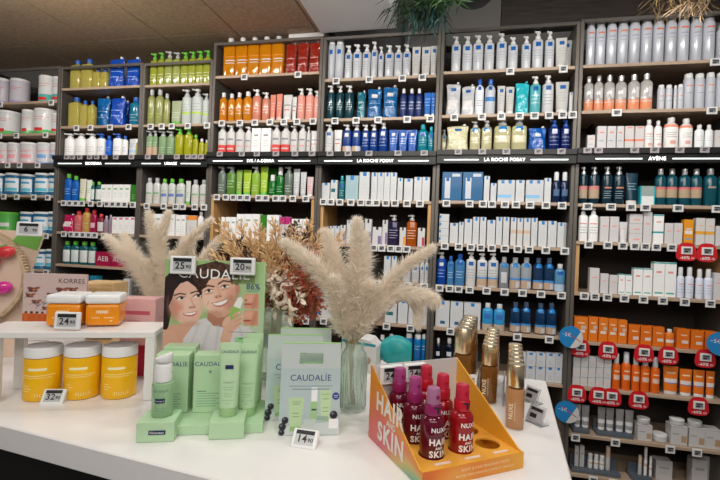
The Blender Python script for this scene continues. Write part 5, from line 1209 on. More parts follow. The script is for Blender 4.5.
# gift bags
m_bag = mat('bag_silver', (.52, .58, .56), .35, coat=.2)
m_bagg = mat('bag_green', (.40, .68, .28), .45)
def bag_paint(U, V):
    k = Ink(U*100, (1-V)*148, (178, 194, 194))
    k.mix(np.clip((k.Y-100)/48, 0, 1)*.6, (170, 186, 180)); k.mix(np.clip((40-k.Y)/60, 0, 1)*.4, (206, 214, 216))
    k.rect(0, 146, 100, 148, (150, 196, 120))
    k.poly([(0, 134), (100, 126), (100, 148), (0, 148)], (200, 208, 206))
    k.poly([(14, 88), (40, 88), (36, 136), (18, 136)], (186, 212, 166)); k.rect(18, 134, 36, 141, (150, 190, 124))
    k.rect(52, 72, 62, 94, (236, 238, 238)); k.rect(51, 94, 63, 124, (160, 198, 142)); k.rect(53, 106, 61, 109, (40, 60, 70))
    k.poly([(66, 76), (86, 76), (83, 122), (69, 122)], (190, 216, 168)); k.rect(70, 120, 82, 126, (150, 190, 124))
    for y in (98, 112, 118): k.rect(22, y, 33, y+1, (90, 130, 90)); k.rect(71, y-8, 81, y-7, (90, 130, 90))
    k.rect(82, 122, 98, 138, (240, 240, 238)); k.rect(40, 122, 60, 134, (196, 206, 200)); k.rect(62, 118, 80, 124, (150, 176, 160))
    for x, y, r in ((6, 134, 6), (10, 124, 5.5), (90, 116, 6.5), (5, 143, 5)):
        k.ell(x, y, r, r, (26, 26, 34)); k.ell(x-r*.3, y-r*.35, r*.35, r*.3, (110, 110, 124))
    k.ell(93, 86, 6, 6, (44, 50, 130)); k.rect(89, 84, 97, 85, (220, 220, 235)); k.rect(90, 87, 96, 88, (220, 220, 235))
    k.rect(14, 69, 88, 70.2, (96, 116, 128)); k.rect(20, 74, 82, 75, (130, 148, 154))
    return k.c
def gift_bag(pl, rz, label, w_=.153, h_=.226, d_=.055):
    root = thing('gift_bag', label, 'gift bag', pl, rz, 'silver green gift bags')
    wt = w_*.985; zs_ = h_*.86; hs, ws = h_*.050, w_*.20      # slot
    def fpt(u, v, side):      # side -1 front, 1 back; sheets lean together
        W = w_+(wt-w_)*v; y = side*(d_/2*(1-v)+.0012*v)
        return Vector((-W/2+u*W, y, v*h_))
    for side, nm, mt in ((-1, 'front_panel', m_bag), (1, 'back_panel', m_bagg)):
        b = MB(); N = 48; inn, outp = [], []
        cx, cz = .5, .86
        for k_ in range(N):
            a = 2*PI*k_/N; ca, sa = math.cos(a), math.sin(a)
            # rounded slot
            sx = ws*math.copysign(min(1, abs(ca)*1.35)**.8, ca); sz = hs*1.2*math.copysign(min(1, abs(sa)*1.35)**.9, sa)
            inn.append((.5+sx/w_, .835+sz/h_))
            t = 1e9
            if ca > 1e-6: t = min(t, .5/ca)
            if ca < -1e-6: t = min(t, -.5/ca)
            if sa > 1e-6: t = min(t, (1-.835)/sa)
            if sa < -1e-6: t = min(t, -.215/sa)
            outp.append((.5+ca*t, .835+sa*t))
        V = [fpt(u, v, side) for u, v in inn]+[fpt(u, v, side) for u, v in outp]
        F = [((k_+1) % N, k_, N+k_, N+(k_+1) % N) for k_ in range(N)]
        if side < 0:
            F = [f[::-1] for f in F]
        b.add(V, F)
        # corner fillers: ring corners against the straight lower part
        for u0, u1, v0, v1 in ((0, 1, 0, .62),):
            q = [fpt(u0, v0, side), fpt(u1, v0, side), fpt(u1, v1, side), fpt(u0, v1, side)]
            b.add(q, [(0, 1, 2, 3)] if side < 0 else [(3, 2, 1, 0)])
        for u0 in (0, 1):      # top corners cut by the ray pattern
            pts = sorted([p_ for p_ in outp if abs(p_[0]-u0) < 1e-6], key=lambda p_: p_[1])
            tp = sorted([p_ for p_ in outp if abs(p_[1]-1) < 1e-6], key=lambda p_: abs(p_[0]-u0))
            bt = sorted([p_ for p_ in outp if abs(p_[1]-.62) < 1e-6], key=lambda p_: abs(p_[0]-u0))
            b.add([fpt(*pts[-1], side), fpt(*tp[0], side), fpt(u0, 1, side)], [(0, 1, 2)]); b.add([fpt(*pts[0], side), fpt(*bt[0], side), fpt(u0, .62, side)], [(0, 1, 2)])
        b.build(nm, mt, root)
    for sx in (0, 1):
        b = MB(); q = [fpt(sx, 0, -1), fpt(sx, 0, 1), fpt(sx, 1, 1), fpt(sx, 1, -1)]; m_ = (q[0]+q[1])/2+Vector((.006*(1 if sx == 0 else -1), 0, h_*.45))
        b.add(q+[m_], [(0, 1, 4), (1, 2, 4), (2, 3, 4), (3, 0, 4)]); b.build('side_gusset', m_bagg, root)
    b = MB(); b.add([fpt(0, 0, -1), fpt(1, 0, -1), fpt(1, 0, 1), fpt(0, 0, 1)], [(3, 2, 1, 0)]); b.build('base', m_bagg, root)
    MB().box((0, 0, h_+.0008), (wt, .004, .0024)).build('green_edge', m_bagg, root)
    def pl_(u, v):
        q = fpt(u, v*.725, -1); return (q.x, q.y-.0005, q.z)
    def pf(U, V): return bag_paint(U, V*.725)
    painted('printed_front', 110, 120, pf, pl_, root, .35)
    b = MB(); V, F = text_geo('CAUDAL\u00cdE', .0215); P = []
    for a, c in V:
        q = fpt(.5+a/w_, .618+c/h_, -1); P.append((q.x, q.y-.0011, q.z))
    b.add(P, F); b.build('lettering', m_navy, root)
    b = MB()
    for txt, u, v, sz in (('CAUDAL\u00cdE', .27, .36, .0048), ('CAUDAL\u00cdE', .76, .44, .0048)):
        V, F = text_geo(txt, sz); b.add([(fpt(u+a/w_, v+c/h_, -1)+Vector((0, -.0011, 0))) for a, c in V], F)
    b.build('small_lettering', m_gink, root)
    return root
bl, br = cpt(277.5, 438), cpt(338.5, 435.5)
BA = .125
def bagpos(x): return Vector((x.x, x.y, COUNTER+.0008))
gift_bag(bagpos((bl+br)/2+Vector((-.003, .034, 0))), BA, 'front silver green gift bag with the 14.90 tag before it')
gift_bag(bagpos(Vector((-.168, 1.226, 0))), BA+.03, 'middle silver green gift bag half hidden by the front one')
gift_bag(bagpos(Vector((-.150, 1.318, 0))), BA+.02, 'rearmost silver green gift bag close to the dried bouquet')
etag(cpt(302, 449)+Vector((0, 0, .0008)), -.22, .72, '14', '90', 'small tilted price tag reading 14.90 before the gift bag', .064, .046)

# ------------------------------------------------------------------ hair mist display
LF = Vector((.144, .883, 0)); tu = Vector((.243, .107, 0)).normalized(); tv = Vector((-tu.y, tu.x, 0)); TA = math.atan2(tu.y, tu.x)
TW, TD, TBH, TFH, TIN = .265, .256, .182, .036, .033
mist = thing('mist_display_tray', 'orange card counter tray with sloping sides holding pink and red mists', 'display tray', (LF.x, LF.y, COUNTER+.0006), TA)
def hside(y): return TFH+(TBH-TFH)*max(0, min(1, (y-.012)/(TD-.02)))
m_card = mat('card_amber', (.80, .38, .03), .45); m_cream = mat('card_grey', (.60, .57, .56), .5)
def side_panel(x0, x1, nm, mt):
    ys = [0, .012, TD]; V = []
    for x in (x0, x1): V += [(x, 0, 0), (x, TD, 0), (x, TD, TBH), (x, .012, TFH), (x, 0, TFH)]
    return MB().add(V, [(4, 3, 2, 1, 0), (5, 6, 7, 8, 9)]+[(i, (i+1) % 5, (i+1) % 5+5, i+5) for i in range(5)]).build(nm, mt, mist)
side_panel(0, .003, 'left_panel', m_card); side_panel(TW-.003, TW, 'right_panel', m_card)
MB().box((TW/2, TD-.0015, TBH/2+.0), (TW-.0062, .003, TBH)).build('back_panel', m_cream, mist)
MB().box((TW/2, .0015, TFH/2), (TW-.0062, .003, TFH)).build('front_panel', m_card, mist)
MB().box((TW/2, TD/2, .001), (TW-.0062, TD-.0062, .002)).build('floor_sheet', m_card, mist)
def left_paint(U, V):
    k = Ink(U, V, (226, 132, 44))                      # U runs front to back, V up
    d = np.clip(U*1.05, 0, 1)
    c = np.ones(U.shape+(3,))
    stops = [(0, (96, 176, 160)), (.18, (140, 176, 140)), (.34, (214, 178, 104)), (.52, (216, 110, 120)), (.75, (222, 108, 104)), (1, (224, 134, 54))]
    tt = np.clip(U*.72+V*.42, 0, 1)
    for (a, ca), (b_, cb) in zip(stops, stops[1:]):
        m_ = ((tt >= a) & (tt <= b_))[..., None]; f = ((tt-a)/(b_-a))[..., None]
        k.c = np.where(m_, np.array(ca)*(1-f)+np.array(cb)*f, k.c)
    k.mix(np.clip((V-.45)/.4, 0, 1)*.85, (226, 140, 40))
    return k.c
painted('printed_side', 40, 40, left_paint, lambda u, v: (-.0005, u*TD, v*hside(u*TD)), mist)
b = MB()
for txt, y, z, sz in (('HAIR', .150, .104, .060), ('AND', .138, .073, .020), ('SKIN', .140, .038, .060)):
    V, F = text_geo(txt, sz, sx=.92, bold=.035); b.add([(-.0012, y-a, z+c) for a, c in V], F)
b.build('side_lettering', mat('letter_cream', (.82, .74, .66), .5), mist)
def front_paint(U, V):
    k = Ink(U, V, (222, 112, 28)); k.mix(np.clip((U-.2)*1.3, 0, 1)*.8, (230, 176, 60)); k.mix(np.clip((.15-U)*5, 0, 1)*.8, (196, 92, 40)); k.ell(.3, .1, .16, .9, (236, 190, 90), 0, 1., .5); return k.c
painted('printed_front', 40, 8, front_paint, lambda u, v: (u*TW, -.0005, v*TFH), mist)
lettering([('BODY & HAIR FRAGRANT MISTS', TW*.60, .024, .0085, -.0005), ('BRUMES PARFUMANTES CORPS ET CHEVEUX', TW*.60, .012, .0075, -.0005)], mat('letter_gold', (.90, .72, .45), .5), mist, name='front_lettering')
# insert with nine holes
cols, rows = (.063, .141, .218), (.066, .143, .218)
b = MB(); N = 32; rh = .0285
xs = [.0035, (cols[0]+cols[1])/2, (cols[1]+cols[2])/2, TW-.0035]; ysn = [.0035, (rows[0]+rows[1])/2, (rows[1]+rows[2])/2, TD-.0035]
for i in range(3):
    for j in range(3):
        cx, cy = cols[i], rows[j]; inn, low, outp = [], [], []
        for k_ in range(N):
            a = 2*PI*(k_+.5)/N; ca, sa = math.cos(a), math.sin(a); t = 1e9
            for q, lo, hi in ((ca, xs[i]-cx, xs[i+1]-cx), (sa, ysn[j]-cy, ysn[j+1]-cy)):
                if q > 1e-6: t = min(t, hi/q)
                if q < -1e-6: t = min(t, lo/q)
            inn.append((cx+rh*ca, cy+rh*sa, TIN)); low.append((cx+rh*ca, cy+rh*sa, TIN-.004)); outp.append([cx+t*ca, cy+t*sa, TIN])
        for X_ in (xs[i], xs[i+1]):       # snap the nearest rim point onto each cell corner
            for Y_ in (ysn[j], ysn[j+1]):
                q = min(outp, key=lambda p_: (p_[0]-X_)**2+(p_[1]-Y_)**2); q[0], q[1] = X_, Y_
        b.add(inn+outp+low, [(k_, N+k_, N+(k_+1) % N, (k_+1) % N) for k_ in range(N)]+[(k_, (k_+1) % N, 2*N+(k_+1) % N, 2*N+k_) for k_ in range(N)])
ins = b.build('holed_insert', mat('card_insert', (.78, .36, .045), .4), mist)
for cx in cols:
    MB().box((cx, rows[0]-.044, TIN+.0006), (.040, .008, .0008)).build('name_strip', mat('strip_pale', (.80, .62, .52), .5), ins)
def mpos(x, y, z): v = LF+tu*x+tv*y; return Vector((v.x, v.y, COUNTER+.0006+z))
m_cle = mat('letter_white', (.88, .84, .84), .45)
def mist_bottle(col, rw, liquid, capc, capt, label, rz=0.):
    p = mpos(cols[col], rows[rw], .0032); r = .0268
    root = thing('mist_spray_bottle', label, 'bottle', p, TA+rz, 'pink and red mist bottles')
    MB().lathe([(r*.9, 0), (r, .003), (r, .100), (r*.95, .109), (r*.75, .116), (r*.55, .119)], 36).build('bottle_body', liquid, root)
    MB().lathe([(r*.66, .1195), (r*.68, .121), (r*.68, .140), (r*.62, .143)], 30).build('collar', capc, root)
    MB().lathe([(r*.58, .1435), (r*.57, .158), (r*.55, .172), (r*.48, .177), (r*.2, .1785)], 30).build('overcap', capt, root)
    MB().lathe([(.004, .0), (.004, .002)], 12, c=(0, -r*.57-.0002, .160), rot=fl).build('nozzle', capc, root)
    lettering([('NUXE', 0, .092, .0135)], m_cle, root, r=r, bold=.025)
    lettering([('HAIR', 0, .066, .019), ('AND', 0, .0535, .0075), ('SKIN', 0, .0405, .019)], m_cle, root, r=r, name='large_lettering', bold=.035)
    if rw == 0:
        b = MB(); c = [( -.010, .138, .011, .0035), (-.004, .131, .005, .0105)]
        rr = r*.69
        for x0, z0, w_, h_ in ((-.010, .1365, .020, .0042), (-.002, .1265, .0055, .0102)):
            V = []
            for k_ in range(7):
                a = (x0+w_*k_/6)/rr; V += [(rr*math.sin(a), -rr*math.cos(a), z0-.0006*k_), (rr*math.sin(a), -rr*math.cos(a), z0+h_-.0006*k_)]
            b.add(V, [(2*k_, 2*k_+2, 2*k_+3, 2*k_+1) for k_ in range(6)])
        b.build('marker_stroke', capK, root)
    return root
m_plum = mat('mist_plum', (.11, .003, .018), .14, coat=.25); m_redl = mat('mist_red', (.30, .005, .010), .14, coat=.25)
cp1, cp2 = mat('collar_plum', (.27, .012, .10), .3), mat('overcap_plum', (.36, .05, .19), .25, coat=.3)
cr1, cr2 = mat('collar_red', (.50, .008, .022), .3), mat('overcap_red', (.52, .02, .05), .25, coat=.3)
mist_bottle(0, 0, m_plum, cp1, mat('overcap_mauve', (.38, .15, .27), .3), 'plum mist bottle at the front with a black marker stroke', .05)
mist_bottle(0, 1, m_plum, cp1, cp2, 'plum mist bottle in the middle of its file', .02)
mist_bottle(0, 2, m_plum, cp1, cp2, 'rearmost plum mist bottle next to the price tags')
mist_bottle(1, 0, m_redl, cr1, cr2, 'red mist bottle at the front with a black marker stroke', .03)
mist_bottle(1, 1, m_redl, cr1, cr2, 'red mist bottle in the middle of its file')
mist_bottle(1, 2, m_redl, cr1, cr2, 'rearmost red mist bottle before the grey back card')
for x, lab, pr_ in ((.052, 'price tag on the back card behind the plum bottles', '24'), (.122, 'price tag on the back card behind the red bottles', '24')):
    etag(mpos(x, TD-.0165, .132), TA, 0, pr_, '90', lab, .064, .048, False)

# ------------------------------------------------------------------ gold capped oil bottles in three files
m_oilg = mat('oil_glass', (.50, .22, .045), .06, trans=.7, coat=.2); m_gold = mat('cap_gold', (.84, .68, .45), .27, 1.)
m_oil2 = mat('oil_amber', (.42, .19, .055), .3)
def oil_bottle(p, r, H, rz, label, tan):
    root = thing('oil_bottle', label, 'bottle', p, rz, 'gold capped oil bottles')
    hc = H*.62
    MB().lathe([(r*.9, 0), (r, .003), (r, hc*.95), (r*.94, hc)], 20, sq=3.2).build('glass', tan, root)
    MB().lathe([(r*.88, hc+.005), (r*.90, hc+.006), (r*.90, H-.004), (r*.84, H-.001), (r*.5, H)], 24).build('gold_cap', m_gold, root)
    b = MB(); V = []
    MB().lathe([(r*.82, hc+.0003), (r*.82, hc+.0048)], 20).build('neck_ring', mat('ring_umber', (.10, .045, .012), .25), root)
    if ORD[0] in label:
        V, F = text_geo('NUXE', r*.62, bold=.02); V2, F2 = text_geo('HUILE PRODIGIEUSE', r*.22)
        b.add([(-r*.45-c, -r*1.012, hc*.45+a) for a, c in V], F); b.add([(-r*.02-c, -r*1.012, hc*.45+a) for a, c in V2], F2)
        b.build('lettering', mat('letter_pale_gold', (.86, .74, .55), .4), root)
    return root
m_tan = mat('tan_lotion', (.45, .22, .09), .25, coat=.4)
fdir = Vector((.323, .947, 0)).normalized()
for ri, (p0, r, H, mt, nm) in enumerate(((Vector((.350, 1.435, 0)), .0305, .225, m_oilg, 'beside the orange tray'), (Vector((.428, 1.405, 0)), .0262, .182, m_oilg, 'in the middle file'), (Vector((.445, 1.213, 0)), .0240, .174, m_tan, 'nearest the counter edge'))):
    st = (2*r+.004) if ri else (2*r+.002)
    for k_ in range(5 if ri == 0 else 6):
        q = p0+fdir*(st*k_)
        dd = cl(Vector((q.x, q.y, 0))-Vector((0, 0, 0)))
        if dd[1] > dep-r: continue
        oil_bottle(Vector((q.x, q.y, COUNTER+.0008)), r, H, CTH, ('%s gold capped bottle from the front %s' % (ORD[k_], ('of the tall file ' if ri == 0 else 'of the file ')+nm)).replace('of the file in the middle file', 'of the middle file'), mt)
m_acr = mat('acrylic', (.85, .87, .88), .08, trans=.85, ior=1.3)
for i, (x, y, L) in enumerate(((.385, 1.40, .28), (.462, 1.36, .26))):
    o = MB().box((0, L/2, .02), (.004, L, .04), bevel=.0008).build('acrylic_divider', m_acr); setk(o, (x, y, COUNTER+.0008), CTH)
    tag(o, 'clear acrylic divider strip %s' % ('between the tall and middle bottle files' if i == 0 else 'left of the lotion bottle file'), 'divider', 'acrylic dividers')
o = MB().box((0, 0, .05), (.022, .0016, .10), bevel=.0004).build('shelf_label_strip', prt((.75, .75, .74), [(.3, .7, .3, .9, (.3, .3, .3)), (.35, .65, .15, .2, BLACKP)], .4)); q = at(473, 384, 1.345); setk(o, (q.x, 1.345, COUNTER+.0008), -.1); tag(o, 'white upright label strip before the tall gold capped bottles', 'label')
for i, (px, py) in enumerate(((529, 403), (533, 424))):
    q = cpt(px, py)
    root = thing('card_holder', 'small clear card holder %s beside the lotion bottles' % ('further back' if i == 0 else 'nearer one'), 'card holder', (q.x, q.y, COUNTER+.0008), CTH-.75)
    R_ = Matrix.Rotation(-.45, 3, 'X')
    b = MB().box((0, 0, .026), (.055, .002, .05), bevel=.0005); o = b.build('clear_sheet', m_acr, root); o.data.transform(R_.to_4x4()); o.data.transform(Matrix.Translation((0, 0, .002)))
    b = MB().box((0, -.0022, .026), (.048, .0008, .040)); o = b.build('price_card', prt((.40, .40, .42), [(.1, .9, .7, .92, BLACKP), (.15, .6, .2, .5, BLACKP)], .31), root); o.data.transform(R_.to_4x4()); o.data.transform(Matrix.Translation((0, 0, .002)))
    MB().box((0, .016, .001), (.055, .034, .002), bevel=.0004).build('foot', m_acr, root)

# white carton and teal pouch behind the vase
p = cpt(371, 374); p = Vector((.055, 1.70, COUNTER+.0008))
b = MB(); prof = [(-.10, 0), (.034, 0), (.034, .095), (.01, .12), (-.10, .135)]
V = [(x, -.05, z) for x, z in prof]+[(x, .05, z) for x, z in prof]
b.add(V, [(0, 1, 2, 3, 4), (9, 8, 7, 6, 5)]+[(i, i+5, (i+1) % 5+5, (i+1) % 5) for i in range(5)])
o = b.build('gift_carton', mat('carton_pale', (.74, .73, .72), .4)); setk(o, p, -.25); tag(o, 'white slanted carton behind the glass vase with pampas', 'box')
t = MB(); t.box((-.033, -.0506, .108), (.13, .0008, .010), rot=Matrix.Rotation(.08, 3, 'Y')); t.build('teal_stripe', mat('stripe_teal', (.02, .30, .36), .4), o)
t = MB(); t.lathe([(.016, 0), (.016, .0008)], 20, c=(0, -.0504, .045), rot=fl); t.lathe([(.007, 0), (.007, .0008)], 16, c=(-.05, -.0504, .04), rot=fl); t.build('printed_marks', mat('mark_brown', (.45, .33, .28), .4), o)
b = MB(); rings = []
for i in range(10):
    t = i/9; s_ = math.sin(PI*(.12+.76*t))**.6
    rings.append([Vector((-.06+.12*t, .045*s_*math.cos(2*PI*k_/20), .062+.058*s_*math.sin(2*PI*k_/20)*(1.1 if math.sin(2*PI*k_/20) > 0 else 1))) for k_ in range(20)])
b.loft(rings); o = b.build('teal_pouch', mat('pouch_teal', (.02, .33, .34), .35)); q = at(399, 366, 1.72); setk(o, (.160, 1.735, COUNTER+.002), -.2); tag(o, 'rounded teal pouch beside the white slanted carton', 'pouch')

# ------------------------------------------------------------------ vases, pampas and dried flowers
m_glass = mat('vase_glass', (.86, .94, .88), .09, trans=.82, ior=1.25)
def glass_vase(name, loc, r, H, neck, label, ribbed, seg=132):
    th = .0028; tw = (lambda a, z: .045*math.cos(22*a+60*z)) if ribbed else None
    o_ = MB()
    outer = [(r*.94, 0), (r, .006), (r, H*.78), (r*.96, H*.83), (neck*1.05, H*.90), (neck, H*.93), (neck*1.08, H*.985), (neck*1.05, H)]
    inner = [(max(.003, a-th), max(.008, z)) for a, z in outer[::-1]]; inner = [(a, z if i else H-.0003) for i, (a, z) in enumerate(inner)]
    def rib(a, z): return tw(a, z) if tw and .01 < z < H*.8 else 0
    # finer rings so that the ribs can twist
    fin = []
    for (a0, z0), (a1, z1) in zip(outer, outer[1:]):
        n = max(1, int((z1-z0)/.008)); fin += [(a0+(a1-a0)*i/n, z0+(z1-z0)*i/n) for i in range(n)]
    fin.append(outer[-1])
    o_.lathe(fin+inner, seg, ribs=rib)
    o = o_.build(name, m_glass); o.location = loc
    return tag(o, label, 'vase')
m_pamp = None
def pampas_mat():
    mt, t, b = new_mat('pampas_fluff')
    b.inputs['Base Color'].default_value = (.985, .93, .85, 1); b.inputs['Roughness'].default_value = .8
    b.inputs['Subsurface Weight'].default_value = 0
    tr = t.nodes.new('ShaderNodeBsdfTranslucent'); tr.inputs[0].default_value = (.985, .93, .85, 1)
    mx = t.nodes.new('ShaderNodeMixShader'); mx.inputs[0].default_value = .62
    out = t.nodes['Material Output']
    t.links.new(b.outputs[0], mx.inputs[1]); t.links.new(tr.outputs[0], mx.inputs[2]); t.links.new(mx.outputs[0], out.inputs[0])
    return mt
m_pamp = pampas_mat()
m_stem = mat('dry_stem', (.50, .36, .18), .7)
def bez(pts, n):
    """Catmull-Rom through points"""
    P = [pts[0]*2-pts[1]]+pts+[pts[-1]*2-pts[-2]]; out = []
    for i in range(1, len(P)-2):
        for k_ in range(n):
            t = k_/n; a, b_, c, d = P[i-1], P[i], P[i+1], P[i+2]
            out.append(.5*((2*b_)+(c-a)*t+(2*a-5*b_+4*c-d)*t*t+(3*b_-3*c+d-a)*t*t*t))
    out.append(pts[-1]); return out
def plume(parent, pts, width, n, seed, start=.25, hair=.045):
    rnd = random.Random(seed); cv = bez([Vector(p) for p in pts], 12); M_ = len(cv)
    MB().tube(cv, [.0022]*(M_-1)+[.0008], 5).build('stem', m_stem, parent)
    V, F = [], []
    for i in range(int(n*1.9)):
        t = start+(1-start)*rnd.random()
        f = t*(M_-1); k_ = min(M_-2, int(f)); p = cv[k_].lerp(cv[k_+1], f-k_); tg = (cv[min(M_-1, k_+2)]-cv[max(0, k_-1)]).normalized()
        # silhouette of the plume: thin at the start, full in the middle, pointed at the tip
        u = (t-start)/(1-start); prof = (min(1, (u+.04)/.22)**.8)*(1-u**3.5*.6)
        a = rnd.uniform(0, 2*PI); o1 = tg.orthogonal().normalized(); o2 = tg.cross(o1)
        rad = o1*math.cos(a)+o2*math.sin(a)
        L = hair*(.55+.6*rnd.random())*(1-.35*u); w_ = width*1.0*prof*(.25+.75*rnd.random()**.7)
        ax = rad+o1*rnd.gauss(0, .25)+o2*rnd.gauss(0, .25); p1 = p+ax*w_*.45+tg*L*.22; p2 = p+ax*w_*.90+tg*L*.52; p3 = p+ax*w_*(1.1+.3*rnd.random())+tg*L*rnd.uniform(.6, 1)+Vector((0, 0, -.35*L*rnd.random()))
        sd = tg.cross(rad).normalized(); hw = .0006+.0006*rnd.random(); sdv = (sd*rnd.uniform(-1, 1)+rad*rnd.uniform(-.6, .6)+tg*.1).normalized()
        o = len(V)
        V += [p-sdv*hw*.6, p+sdv*hw*.6, p1-sdv*hw, p1+sdv*hw, p2-sdv*hw*.9, p2+sdv*hw*.9, p3]
        F += [(o, o+1, o+3, o+2), (o+2, o+3, o+5, o+4), (o+4, o+5, o+6)]
    me = bpy.data.meshes.new('plume'); me.from_pydata([tuple(v) for v in V], [], F); me.materials.append(m_pamp); me.update()
    return put('plume', me, parent)
def pampas(base_px, baseY, z0, defs, label, seed):
    bz = Vector((base_px[0], base_px[1], z0))
    root = thing('pampas_bouquet', label, 'dried grass', tuple(bz))
    for i, (dY, w_, n, path, *rest) in enumerate(defs):
        L = len(path); pts = [Vector((random.Random(seed+i).uniform(-.008, .008), random.Random(seed+i+50).uniform(-.008, .008), .0))]
        for j, (x, y) in enumerate(path):
            Yk = baseY+dY*(j+1)/L; pts.append(at(x, y, Yk)-bz)
        plume(root, pts, w_, n, seed+i, *rest)
    return root
# right bouquet in its ribbed vase
vc = cpt(352, 414); vc = Vector((vc.x, vc.y+.0385, COUNTER+.0008))
glass_vase('ribbed_vase', vc, .0385, .196, .026, 'ribbed greenish glass vase holding the pampas by the gift bags', True)
pampas((vc.x, vc.y), vc.y, vc.z+.012, [
    (-.03, .034, 3400, [(350, 350), (338, 300), (315, 265), (286, 243)], .30),
    (.03, .034, 3600, [(351, 350), (346, 300), (336, 262), (326, 233)], .31),
    (-.01, .040, 4400, [(352, 350), (355, 305), (358, 262), (357, 222)], .31),
    (.05, .032, 3600, [(352, 350), (361, 305), (364, 265), (364, 236)], .30),
    (-.04, .028, 3200, [(354, 350), (370, 312), (398, 272), (431, 249)], .34),
    (-.06, .027, 3000, [(354, 350), (368, 320), (396, 293), (426, 297), (433, 300)], .34),
    (-.02, .018, 1100, [(353, 350), (372, 328), (398, 302), (415, 306), (418, 322)], .62),
    (-.05, .036, 3200, [(350, 350), (344, 325), (338, 300), (334, 280)], .31),
    (-.03, .036, 3000, [(353, 350), (360, 325), (366, 300), (370, 285)], .31)],
    'creamy pampas plumes fanning out of the ribbed glass vase', 11)
# left bouquet, its vase hidden by the poster
vl = Vector((-.672, 1.66, COUNTER+.0008))
glass_vase('plain_vase', vl, .040, .14, .028, 'glass vase behind the portrait poster holding pampas', False)
pampas((vl.x, vl.y), vl.y, vl.z+.012, [
    (-.02, .034, 3000, [(174, 345), (168, 300), (158, 255), (149, 214)], .38),
    (-.03, .038, 3400, [(172, 345), (158, 300), (134, 262), (108, 238)], .38),
    (.03, .036, 3200, [(173, 345), (160, 305), (140, 265), (124, 236)], .38),
    (.0, .032, 3000, [(174, 345), (166, 295), (160, 250), (168, 213)], .38),
    (-.02, .028, 2800, [(175, 345), (172, 290), (182, 250), (210, 220)], .38),
    (.04, .026, 2400, [(176, 345), (180, 290), (200, 262), (222, 236)], .42),
    (.02, .026, 2200, [(175, 345), (178, 280), (186, 242), (192, 262)], .42),
    (-.02, .036, 3000, [(173, 345), (163, 318), (153, 290), (146, 262)], .38),
    (.0, .034, 2600, [(175, 345), (172, 310), (168, 280), (172, 255)], .38)],
    'creamy pampas plumes rising behind the portrait poster', 31)
# dried flower bouquet
db = cpt(281, 372); dv = Vector((-.285, 1.545, COUNTER+.0008))
glass_vase('clear_vase', dv, .064, .255, .056, 'clear glass vase of dried flower stems behind the gift bags', False)
m_oat = mat('oat_tan', (.74, .50, .27), .75, noise=.2, scale=40); m_rust = mat('rust_bloom', (.52, .13, .07), .8, noise=.3, scale=60)
m_rus = mat('ruscus_white', (.88, .76, .66), .7); m_brn = mat('dry_brown', (.10, .055, .04), .8); m_pnkd = mat('dusty_pink', (.72, .36, .26), .75, noise=.2, scale=60)
bq = thing('dried_flower_bouquet', 'dried bouquet of tan oats, rust blooms and pale leaves', 'dried flowers', (dv.x, dv.y, dv.z+.012))
def leaf(V, F, p, d, L, W, rnd, curl=.3):
    d = d.normalized(); s_ = d.orthogonal().normalized(); s_ = (Matrix.Rotation(rnd.uniform(0, 6.28), 3, d) @ s_); nrm = d.cross(s_)
    o = len(V); a = p+d*L*.35+nrm*L*curl*.12; b_ = p+d*L*.72+nrm*L*curl*.1; e = p+d*L-nrm*L*curl*.1
    V += [p, a-s_*W/2, a+s_*W/2+nrm*W*.1, b_-s_*W*.38, b_+s_*W*.38, e]
    F += [(o, o+1, o+2), (o+1, o+3, o+4, o+2), (o+3, o+5, o+4)]
def sprig(kind, path, dY, seed, spread=.03):
    rnd = random.Random(seed); L_ = len(path); pts = [Vector((rnd.uniform(-.02, .02), rnd.uniform(-.02, .02), 0)), Vector((rnd.uniform(-.018, .018), rnd.uniform(-.018, .018), .20)), Vector((rnd.uniform(-.02, .02), rnd.uniform(-.02, .02), .285))]
    for j, (x, y) in enumerate(path): pts.append(at(x, y, dv.y+dY*(j+1)/L_)-Vector(bq.location))
    cv = bez(pts, 10); M_ = len(cv); st = MB().tube(cv, [.0016]*(M_-1)+[.0006], 5).build('stem', m_stem, bq)
    V, F = [], []
    def pt(t):
        f = t*(M_-1); k_ = min(M_-2, int(f)); return cv[k_].lerp(cv[k_+1], f-k_), (cv[k_+1]-cv[k_]).normalized()
    def rdir(): return Vector((rnd.gauss(0, 1), rnd.gauss(0, 1), rnd.gauss(0, 1))).normalized()
    if kind == 'oat':
        for _ in range(260):
            t = .76+.24*rnd.random(); p, tg = pt(t); r = rdir(); q = p+r*spread*rnd.random()*(1.25-t*.5); leaf(V, F, q, tg+r*.7+Vector((0, 0, -.1)), rnd.uniform(.016, .028), rnd.uniform(.0045, .0075), rnd)
        mt, nm = m_oat, 'oat_head'
    elif kind == 'white':
        for i in range(34):
            t = .72+.28*i/34; p, tg = pt(t); r = rdir(); leaf(V, F, p, tg*.7+r, rnd.uniform(.026, .040), rnd.uniform(.012, .017), rnd, .5)
        mt, nm = m_rus, 'leaf_spray'
    elif kind in ('rust', 'pink'):
        for _ in range(240):
            t = .77+.23*rnd.random(); p, tg = pt(t); r = rdir(); q = p+r*spread*rnd.random()**.6*1.2; leaf(V, F, q, r+tg*.3, rnd.uniform(.008, .016), rnd.uniform(.007, .012), rnd, .6)
        mt, nm = (m_rust if kind == 'rust' else m_pnkd), 'bloom_cluster'
    else:
        for _ in range(60):
            t = .80+.2*rnd.random(); p, tg = pt(t); r = rdir(); q = p+r*spread*.5*rnd.random(); leaf(V, F, q, tg+r, rnd.uniform(.012, .022), rnd.uniform(.006, .010), rnd, .8)
        mt, nm = m_brn, 'dark_pod'
    me = bpy.data.meshes.new(nm); me.from_pydata([tuple(v) for v in V], [], F); me.materials.append(mt); me.update(); put(nm, me, bq)
